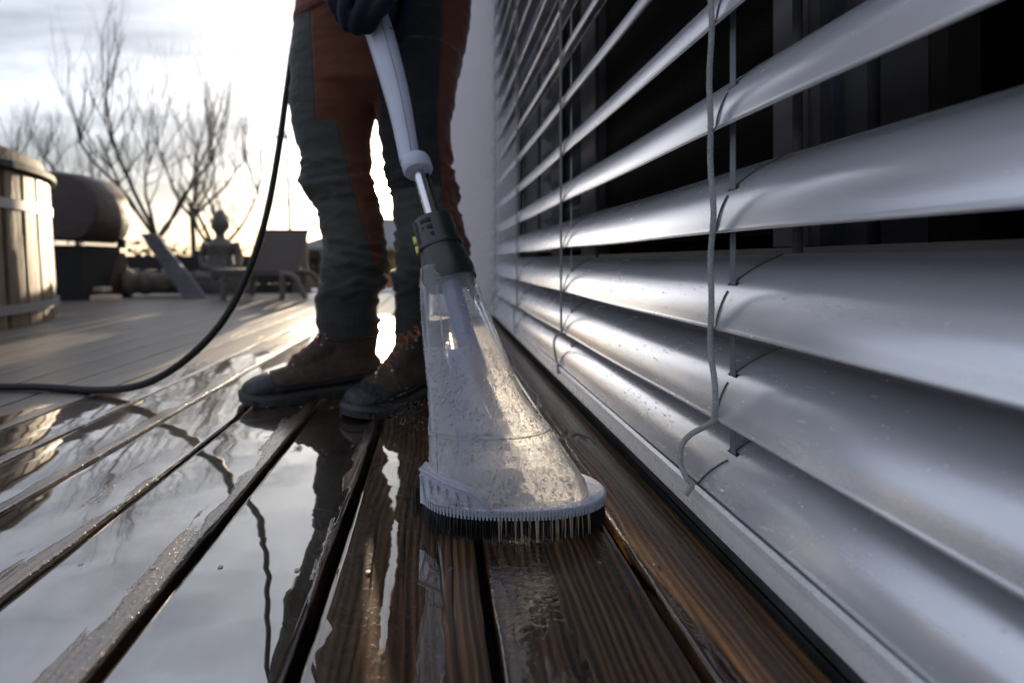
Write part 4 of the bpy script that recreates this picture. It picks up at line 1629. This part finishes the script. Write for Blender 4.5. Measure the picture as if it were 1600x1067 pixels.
# ------------------------------------------------------------------ BACKGROUND
# hot tub
TC = Vector((-2.705, 1.93, 0)); TR = 0.80
tub = empty('hot_tub', TC, 'round wooden hot tub with upright staves, steel hoops and dark lid', 'hot tub')
TH = 0.70
NS = 46
st0 = None
for i in range(NS):
    a = 2 * PI * i / NS
    if st0 is None:
        w_ = 2 * PI * TR / NS - 0.005
        vs = []
        prof_ = [(-w_ / 2, -0.004), (-w_ / 2 + 0.008, 0.004), (0, 0.006), (w_ / 2 - 0.008, 0.004), (w_ / 2, -0.004), (w_ / 2, -0.035), (-w_ / 2, -0.035)]
        st = MB().loft([[(TR + b + fl, a_ * ws, z) for a_, b in prof_] for z, fl, ws in ((0.0, 0.035, 1.03), (TH * .5, 0.016, 1.0), (TH, 0.0, 0.98))])
        st.local = True
        st0 = st.build('stave', M['stave'], tub)
        st0.rotation_euler = (0, 0, a)
    else:
        o = bpy.data.objects.new('stave', st0.data); col.objects.link(o); o.parent = tub; o.rotation_euler = (0, 0, a)


def hoop(z0, z1, r, name, mat, th=0.008):
    n = 64
    rg = []
    for rr3, z in ((r, z0), (r + th, z0), (r + th, z1), (r, z1), (r, z0)):
        rg.append([(rr3 * math.cos(2 * PI * i / n), rr3 * math.sin(2 * PI * i / n), z) for i in range(n)])
    m_ = MB().loft(rg, cap=False); m_.local = True
    return m_.build(name, mat, tub)


hoop(0.062, 0.105, TR + 0.040, 'hoop', M['hoop'])
hoop(0.53, 0.575, TR + 0.010, 'hoop', M['hoop'])
m_ = MB().cyl((0, 0, TH - 0.06), (0, 0, TH), TR - 0.04, TR - 0.04, 48); m_.local = True
m_.build('inner_floor', M['black'], tub)
n = 64
m_ = MB().loft([[(r * math.cos(2 * PI * i / n), r * math.sin(2 * PI * i / n), z) for i in range(n)] for r, z in ((TR + 0.02, TH), (TR + 0.035, TH + 0.01), (TR + 0.03, TH + 0.04), (TR - 0.01, TH + 0.055), (TR - 0.02, TH + 0.10), (TR - 0.06, TH + 0.12), (0.05, TH + 0.16))])
m_.local = True
m_.build('lid', M['lid'], tub)
for a in (R(-58), R(-72)):
    m_ = MB()
    b = Vector((math.cos(a), math.sin(a), 0)) * (TR + 0.035)
    m_.tube([b + Vector((0, 0, TH + 0.02)), b * 1.01 + Vector((0, 0, TH - 0.08)), b + Vector((0, 0, TH - 0.16))], 0.008, 6)
    m_.box(b + Vector((0, 0, TH - 0.17)), (0.03, 0.03, 0.05)); m_.local = True
    m_.build('lid_strap', M['black'], tub)

# brown rounded tank on dark plinth
TY = 3.7
tk = empty('brown_tank', W(140, 480, TY), 'dark brown rounded tank raised on a black plinth behind the hot tub', 'tank')
mb = MB()
rings = []
outline = [(-60, 279), (60, 277), (140, 279), (172, 284), (190, 294), (201, 310), (207, 332), (206, 352), (200, 368), (192, 377), (180, 381), (150, 379), (60, 375), (-60, 375)]
for dy, s_ in ((-0.36, 0.90), (-0.34, 0.96), (-0.28, 1.0), (-0.02, 1.0), (0.0, 0.97), (0.02, 0.90)):
    c = W(120, 329, TY)
    r_ = []
    for px, py in outline:
        p = W(px, py, TY)
        r_.append(Vector((c.x + (p.x - c.x) * s_, TY + dy, c.z + (p.z - c.z) * s_)))
    rings.append(r_)
mb.loft(rings); mb.build('tank_body', M['rusttank'], tk)
MB().box(W(20, 430, TY - 0.1) + Vector((0, 0, 0)), (1.42, 0.4, 0.46)).build('plinth', M['black'], tk, smooth=False)
for px in (75, 190):
    MB().cyl(W(px, 388, TY - 0.1), W(px, 374, TY - 0.1), 0.03, 0.03, 12).build('foot', M['black'], tk)

# cream blocks at the foot of the plinth
for i, (px, py, w_, hh_, Y) in enumerate(((166, 474, 0.17, 0.045, 3.35), (155, 461, 0.13, 0.04, 3.55))):
    p = W(px, py, Y); p.z = hh_ / 2 + (0.0 if i == 0 else 0.055)
    o = MB().box(p, (w_, 0.10, hh_), None, 0.006).build('stone_block', M['brick'])
    tag(o, ['cream stone block lying on the deck in front of the black plinth', 'greyer stone block raised behind the cream block by the stump'][i], 'stone block')

# stump and driftwood log
mb = MB()
rings = []
for i in range(9):
    t = i / 8
    c = W(176, 462, 3.8) .lerp(W(176, 395, 3.8), t); c.z = max(c.z, 0.0)
    r = 0.14 * (1 - 0.35 * t) * (1 + 0.1 * math.sin(5 * t))
    rings.append([c + Vector((r * (1 + 0.22 * mnoise.noise(Vector((math.cos(a) * 2, math.sin(a) * 2, t * 3)))) * math.cos(a), r * math.sin(a), 0)) for a in [2 * PI * j / 18 for j in range(18)]])
st = mb.loft(rings).build('tree_stump', M['rustwood']); tag(st, 'rough rust brown tree stump standing beside the driftwood log', 'stump')
lp = [W(195, 452, 3.75), W(225, 447, 3.8), W(262, 452, 3.85), W(300, 458, 3.9)]
for p in lp: p.z = 0.115
pts = catmull(lp, 8)
mb = MB().tube(pts, [0.10 * (1 - 0.25 * i / len(pts)) * (1 + 0.12 * math.sin(i * 0.9)) for i in range(len(pts))], 16)
lg = mb.build('driftwood_log', M['logwood']); tag(lg, 'pale gnarled driftwood log lying between the stump and leaning slab', 'log')

# leaning slate slab
sy = 3.62
quad = [(219, 366), (243, 364), (322, 463), (286, 466)]
f_ = []; b_ = []
for (px, py), dy in zip(quad, (0.20, 0.20, 0, 0)):
    p = W(px, py, sy + dy)
    if dy == 0: p.z = 0.003
    f_.append(p); b_.append(p + Vector((0.01, 0.035, 0.004)))
mid = [(f_[0].lerp(f_[3], t), f_[1].lerp(f_[2], t)) for t in [i / 10 for i in range(11)]]
rings = []
for i, (a, b) in enumerate(mid):
    wob = Vector((0.012 * mnoise.noise(Vector((i * 0.7, 1, 0))), 0, 0)); wob2 = Vector((0.016 * mnoise.noise(Vector((i * 0.7, 5, 0))), 0, 0))
    rings.append([a + wob, b + wob2, b + wob2 + Vector((0, 0.035, 0)), a + wob + Vector((0, 0.035, 0))])
sl = MB().loft(rings).build('slate_slab', M['slate'], smooth=False); tag(sl, 'long blue grey slate slab leaning beside the seated statue', 'stone slab')

# seated statue
sb = W(346, 455, 4.3)
stt = MB()
BY = 4.3
def S(px, py, dy=0.0): return W(px, py, BY + dy)
k = BY / F
stt.sphere(S(344, 350), 14 * k, 14, 10, (0.92, 1, 1.25))
stt.sphere(S(344, 334), 6.5 * k, 10, 8)
stt.tube([S(344, 372), S(344, 360)], [7 * k, 7 * k], 12)
stt.tube([S(345, 425), S(345, 400), S(345, 384), S(345, 373)], [22 * k, 18 * k, 21 * k, 11 * k], 16)
for sd in (-1, 1):
    stt.tube([S(345 + sd * 21, 380), S(345 + sd * 29, 400), S(345 + sd * 27, 416, -0.06), S(345 + sd * 4, 424, -0.14)], [8 * k, 6.5 * k, 5.5 * k, 5 * k], 10)
    stt.tube([S(345 + sd * 12, 430), S(345 + sd * 38, 433, -0.07), S(345 + sd * 8, 437, -0.17)], [12 * k, 10 * k, 8 * k], 12)
    stt.sphere(S(344 + sd * 13, 352), 4 * k, 8, 6, (0.5, 0.7, 1.9))
for yy in (442, 452):
    pass
stat = empty('garden_statue', (sb.x, BY, 0), 'grey seated meditating statue on a plinth left of the lounger', 'statue')
rm = remeshed(stt, 'figure', 0.009, M['stone'], stat, 1)
MB().box((sb.x, BY, 0.055), (0.50, 0.42, 0.11), None, 0.012).build('plinth', M['stone'], stat)

# sun lounger
LY = 3.45
lou = empty('sun_lounger', W(405, 465, LY), 'grey slatted wooden sun lounger with raised backrest beside the statue', 'sun lounger')
def Lp(px, py, dy=0.0): return W(px, py, LY + dy)
LW = 0.55
z_seat = Lp(400, 428).z
for sd, dy in (('near', 0.0), ('far', LW)):
    a = Vector((Lp(331, 424).x, LY + dy, z_seat)); 
    x1 = Lp(452, 424).x
    foot = Vector((Lp(478, 460).x, LY + dy, 0.0))
    pts = [a, Vector(((a.x + x1) / 2, LY + dy, z_seat)), Vector((x1 - 0.05, LY + dy, z_seat)), Vector((x1 + 0.03, LY + dy, z_seat - 0.02)), Vector((foot.x - 0.05, LY + dy, z_seat * 0.55)), foot + Vector((0, 0, 0.012))]
    MB().tube(catmull(pts, 5), 0.022, 8).build('side_rail', M['loungewood'], lou)
    for px in (349, 441):
        x = Lp(px, 424).x
        MB().cyl((x, LY + dy, 0), (x, LY + dy, z_seat), 0.022, 0.022, 10).build('leg', M['loungewood'], lou)
s0 = None
for i in range(9):
    x = Lp(336, 424).x + i * 0.058
    if s0 is None:
        m_ = MB().box((0, 0, 0), (0.048, LW + 0.06, 0.016), None, 0.003); m_.local = True
        s0 = m_.build('seat_slat', M['loungewood'], lou); o = s0
    else:
        o = bpy.data.objects.new('seat_slat', s0.data); col.objects.link(o); o.parent = lou
    o.location = Vector((x, LY + LW / 2, z_seat + 0.026)) - parent_loc(lou)
# backrest: slats stacked, seen nearly face on and leaning away
s1 = None
bx0, bx1 = Lp(392, 360, 0.1).x, Lp(469, 360, 0.1).x
nb_ = 13
for i in range(nb_):
    t = i / (nb_ - 1)
    z = z_seat + 0.02 + t * (Lp(400, 361, .25).z - z_seat - 0.02)
    p = Vector(((bx0 + bx1) / 2 - 0.015 * (1 - t) , LY + 0.08 + 0.20 * t, z))
    if s1 is None:
        m_ = MB().box((0, 0, 0), (bx1 - bx0 + 0.03, 0.016, 0.0275), None, 0.003); m_.local = True
        s1 = m_.build('back_slat', M['loungewood'], lou); o = s1
    else:
        o = bpy.data.objects.new('back_slat', s1.data); col.objects.link(o); o.parent = lou
    o.location = p - parent_loc(lou)
for x in (bx0 + 0.03, bx1 - 0.04):
    MB().box((x, LY + 0.205, (z_seat + Lp(400, 361, .25).z) / 2), (0.03, 0.02, 0.36), Matrix.Rotation(R(-32), 3, 'X')).build('back_frame', M['loungewood'], lou, smooth=False)

# pole with a crosspiece
po = empty('garden_pole', W(456, 460, 5.2), 'slim blue grey pole with small crosspiece rising behind the lounger', 'pole')
MB().tube([W(457, 460, 5.2), W(447, 206, 5.2)], [0.021, 0.015], 10).build('shaft', M['pole'], po)
MB().cyl(W(429, 214, 5.2), W(450, 214, 5.2), 0.016, 0.016, 10).build('crosspiece', M['pole'], po)

# low dark board fence at the deck's far edge
fence = empty('board_fence', W(250, 440, 4.9), 'low dark horizontal board fence along the far side of the deck', 'fence')
fy = 4.9
for r_ in range(4):
    z = -0.25 + r_ * 0.152 + 0.07
    for j in range(5):
        x0 = -5.6 + j * 1.02
        if x0 > -1.6: continue
        MB().box((x0 + 0.5, fy + 0.004 * ((j + r_) % 3), z), (1.0, 0.025, 0.144), None, 0.003).build('board', M['hedge'], fence, smooth=False)
for j in range(5):
    x0 = -5.6 + j * 1.02
    MB().box((x0 - 0.01, fy - 0.035, 0.02), (0.06, 0.045, 0.78)).build('post', M['hedge'], fence, smooth=False)

# neighbouring garden house with tiled roof
hs = empty('garden_house', W(560, 440, 9.5), 'distant low ochre house with a grey gabled roof behind the legs', 'house')
hy = 9.5
def Hh(px, py, dy=0): return W(px, py, hy + dy)
a, b = Hh(478, 450), Hh(675, 400)
MB().box(((a.x + b.x) / 2, hy + 1.2, (Hh(0, 392).z - 0.35) / 2), (b.x - a.x, 2.4, Hh(0, 392).z + 0.35)).build('wall', M['hwall'], hs, smooth=False)
ez, rz_ = Hh(0, 392).z, Hh(0, 338).z
x0, x1 = a.x - 0.22, b.x + 0.22
for sy_, nm in ((-1, 0), (1, 1)):
    yy0 = hy + 1.2 + sy_ * 1.45
    m_ = MB()
    xi0 = x0 + 1.55
    m_.add([(x0, yy0, ez), (x1, yy0, ez), (x1, hy + 1.2, rz_), (xi0, hy + 1.2, rz_), (x0, yy0, ez + 0.06), (x1, yy0, ez + 0.06), (x1, hy + 1.2, rz_ + 0.06), (xi0, hy + 1.2, rz_ + 0.06)],
           [[0, 1, 2, 3], [4, 7, 6, 5], [0, 4, 5, 1], [1, 5, 6, 2], [2, 6, 7, 3], [3, 7, 4, 0]])
    m_.build('roof', M['roof'], hs, smooth=False)
m_ = MB(); m_.add([(x0, hy - 0.25, ez), (x0, hy + 2.65, ez), (x0 + 1.55, hy + 1.2, rz_ + 0.03)], [[0, 1, 2], [0, 2, 1]]); m_.build('roof_hip', M['roof'], hs, smooth=False)
for px in (488, 520, 600, 640):
    MB().box(Hh(px, 415, -0.012), (0.28, 0.03, 0.34)).build('window', M['black'], hs, smooth=False)
# white kerb line of the neighbouring path
wk = MB().box((-2.2, 6.2, -0.13), (4.2, 0.25, 0.08), None, 0.01).build('kerb', M['white']); tag(wk, 'long white kerb edge beyond the lounger legs', 'kerb')
# cream garden vase next to the lounger
vz = MB()
vb = W(472, 455, 4.6)
n = 20
vz.loft([[vb + Vector((r * math.cos(2 * PI * i / n), r * math.sin(2 * PI * i / n), z - vb.z)) for i in range(n)] for z, r in ((-0.3, 0.09), (-0.05, 0.10), (0.15, 0.075), (0.30, 0.055), (0.45, 0.06), (0.55, 0.045), (0.57, 0.05))])
vo = vz.build('garden_urn', M['logwood']); tag(vo, 'tall slim pale urn standing between lounger backrest and trouser leg', 'urn')
# dark hedge mass low on the horizon
mb = MB()
rh = random.Random(9)
for i in range(1500):
    x = rh.uniform(-9.5, -1.5); y = rh.uniform(9, 12)
    z = -0.35 + rh.random() ** 1.3 * (0.95 + 0.35 * mnoise.noise(Vector((x * 1.3, y, 0))))
    q = Matrix.Rotation(rh.uniform(0, 6), 3, 'Z') @ Matrix.Rotation(rh.uniform(-1, 1), 3, 'X')
    s_ = rh.uniform(0.03, 0.10)
    mb.add([Vector((x, y, z)) + q @ Vector(v) * s_ for v in ((-1, 0, -.6), (1, 0, -.3), (0.2, 0.2, 1))], [[0, 1, 2]])
hd = mb.build('undergrowth', M['bark'], smooth=False); tag(hd, 'tangled dark undergrowth low along the horizon', 'undergrowth', kind='stuff')


# bare fruit trees with upright shoots
def bare_tree(px, Y, top_px, label, seed, spread=1.0, base_z=-0.35, nl=4, fork=0.30, r0=0.085, lean=0.0, shoots=1.0):
    rt = random.Random(seed)
    base = W(px, 407, Y); base.z = base_z
    top = W(px, top_px, Y).z
    Ht = top - base_z
    tree = empty('bare_tree', base, label, 'tree')
    tr_ = MB(); br = MB(); tw = MB()
    fk = base + Vector((lean * 0.3, 0, Ht * fork))
    tr_.tube(catmull([base, base + Vector((0.03, 0.02, Ht * fork * 0.5)), fk], 5), [r0 * 1.25, r0 * 1.1, r0 * 1.05, r0, r0, r0, r0, r0 * .95, r0 * .95, r0 * 0.9, r0 * .9], 10)
    tr_.build('trunk', M['bark'], tree)

    def grow(p, d, L, r, depth):
        pts = [p]; dd = d.copy(); n = 7
        for i in range(n):
            dd = (dd + Vector((rt.gauss(0, .13), rt.gauss(0, .13), 0.12 + rt.gauss(0, .06)))).normalized()
            pts.append(pts[-1] + dd * L / n)
        rad = [r * (1 - 0.62 * i / n) for i in range(n + 1)]
        (br if depth < 2 else tw).tube(pts, rad, 6 if depth < 2 else 4, cap=False)
        if depth >= 3: return
        m = {0: 5, 1: 4, 2: 4}[depth]
        for j in range(int(m * shoots)):
            i = rt.randint(2, n)
            q = pts[i]
            side = Vector((rt.gauss(0, 1), rt.gauss(0, .8), rt.uniform(0.1, 1.3))).normalized()
            nd = (dd * 0.35 + side).normalized()
            if depth >= 1: nd = (nd + Vector((0, 0, 0.9))).normalized()
            grow(q, nd, L * rt.uniform(0.42, 0.72), rad[i] * rt.uniform(0.45, 0.65), depth + 1)
        # knobbly pollard head
        if depth < 2 and rt.random() < 0.6:
            br.sphere(pts[-1], r * 0.75, 8, 6)
            for j in range(5):
                nd = Vector((rt.gauss(0, .28), rt.gauss(0, .28), 1)).normalized()
                grow(pts[-1], nd, L * rt.uniform(0.5, 0.9), r * 0.30, 2 if depth else 2)
    for j in range(nl):
        a = 2 * PI * j / nl + rt.uniform(-.4, .4)
        d = Vector((math.cos(a) * 0.9 * spread, math.sin(a) * 0.6, 0.75)).normalized()
        grow(fk, d, Ht * (1 - fork) * rt.uniform(0.45, 0.62), r0 * 0.68, 0)
    br.build('crown', M['bark'], tree)
    tw_o = tw.build('twigs', M['bark'], tree); tw_o['kind'] = 'stuff'
    return tree


bare_tree(246, 8.2, 60, 'tall bare pruned tree with many upright shoots, behind the leaning slab', 21, 0.95, nl=6, fork=0.22, r0=0.058, shoots=0.8)
bare_tree(338, 7.6, 180, 'spreading bare tree with low crooked limbs, behind the seated statue', 34, 1.25, nl=4, fork=0.26, r0=0.06, shoots=0.75)
bare_tree(300, 10.5, 80, 'slender bare tree set far back between the slab and the statue', 62, 0.8, nl=4, fork=0.3, r0=0.06)
bare_tree(120, 10.0, 150, 'bare tree showing its shoots above the brown tank', 77, 0.7, nl=4, fork=0.3, r0=0.055)
bare_tree(60, 12.0, 170, 'thin pale bare tree above the hot tub lid, leftmost of the trees', 91, 0.6, nl=3, fork=0.35, r0=0.04, shoots=0.6)
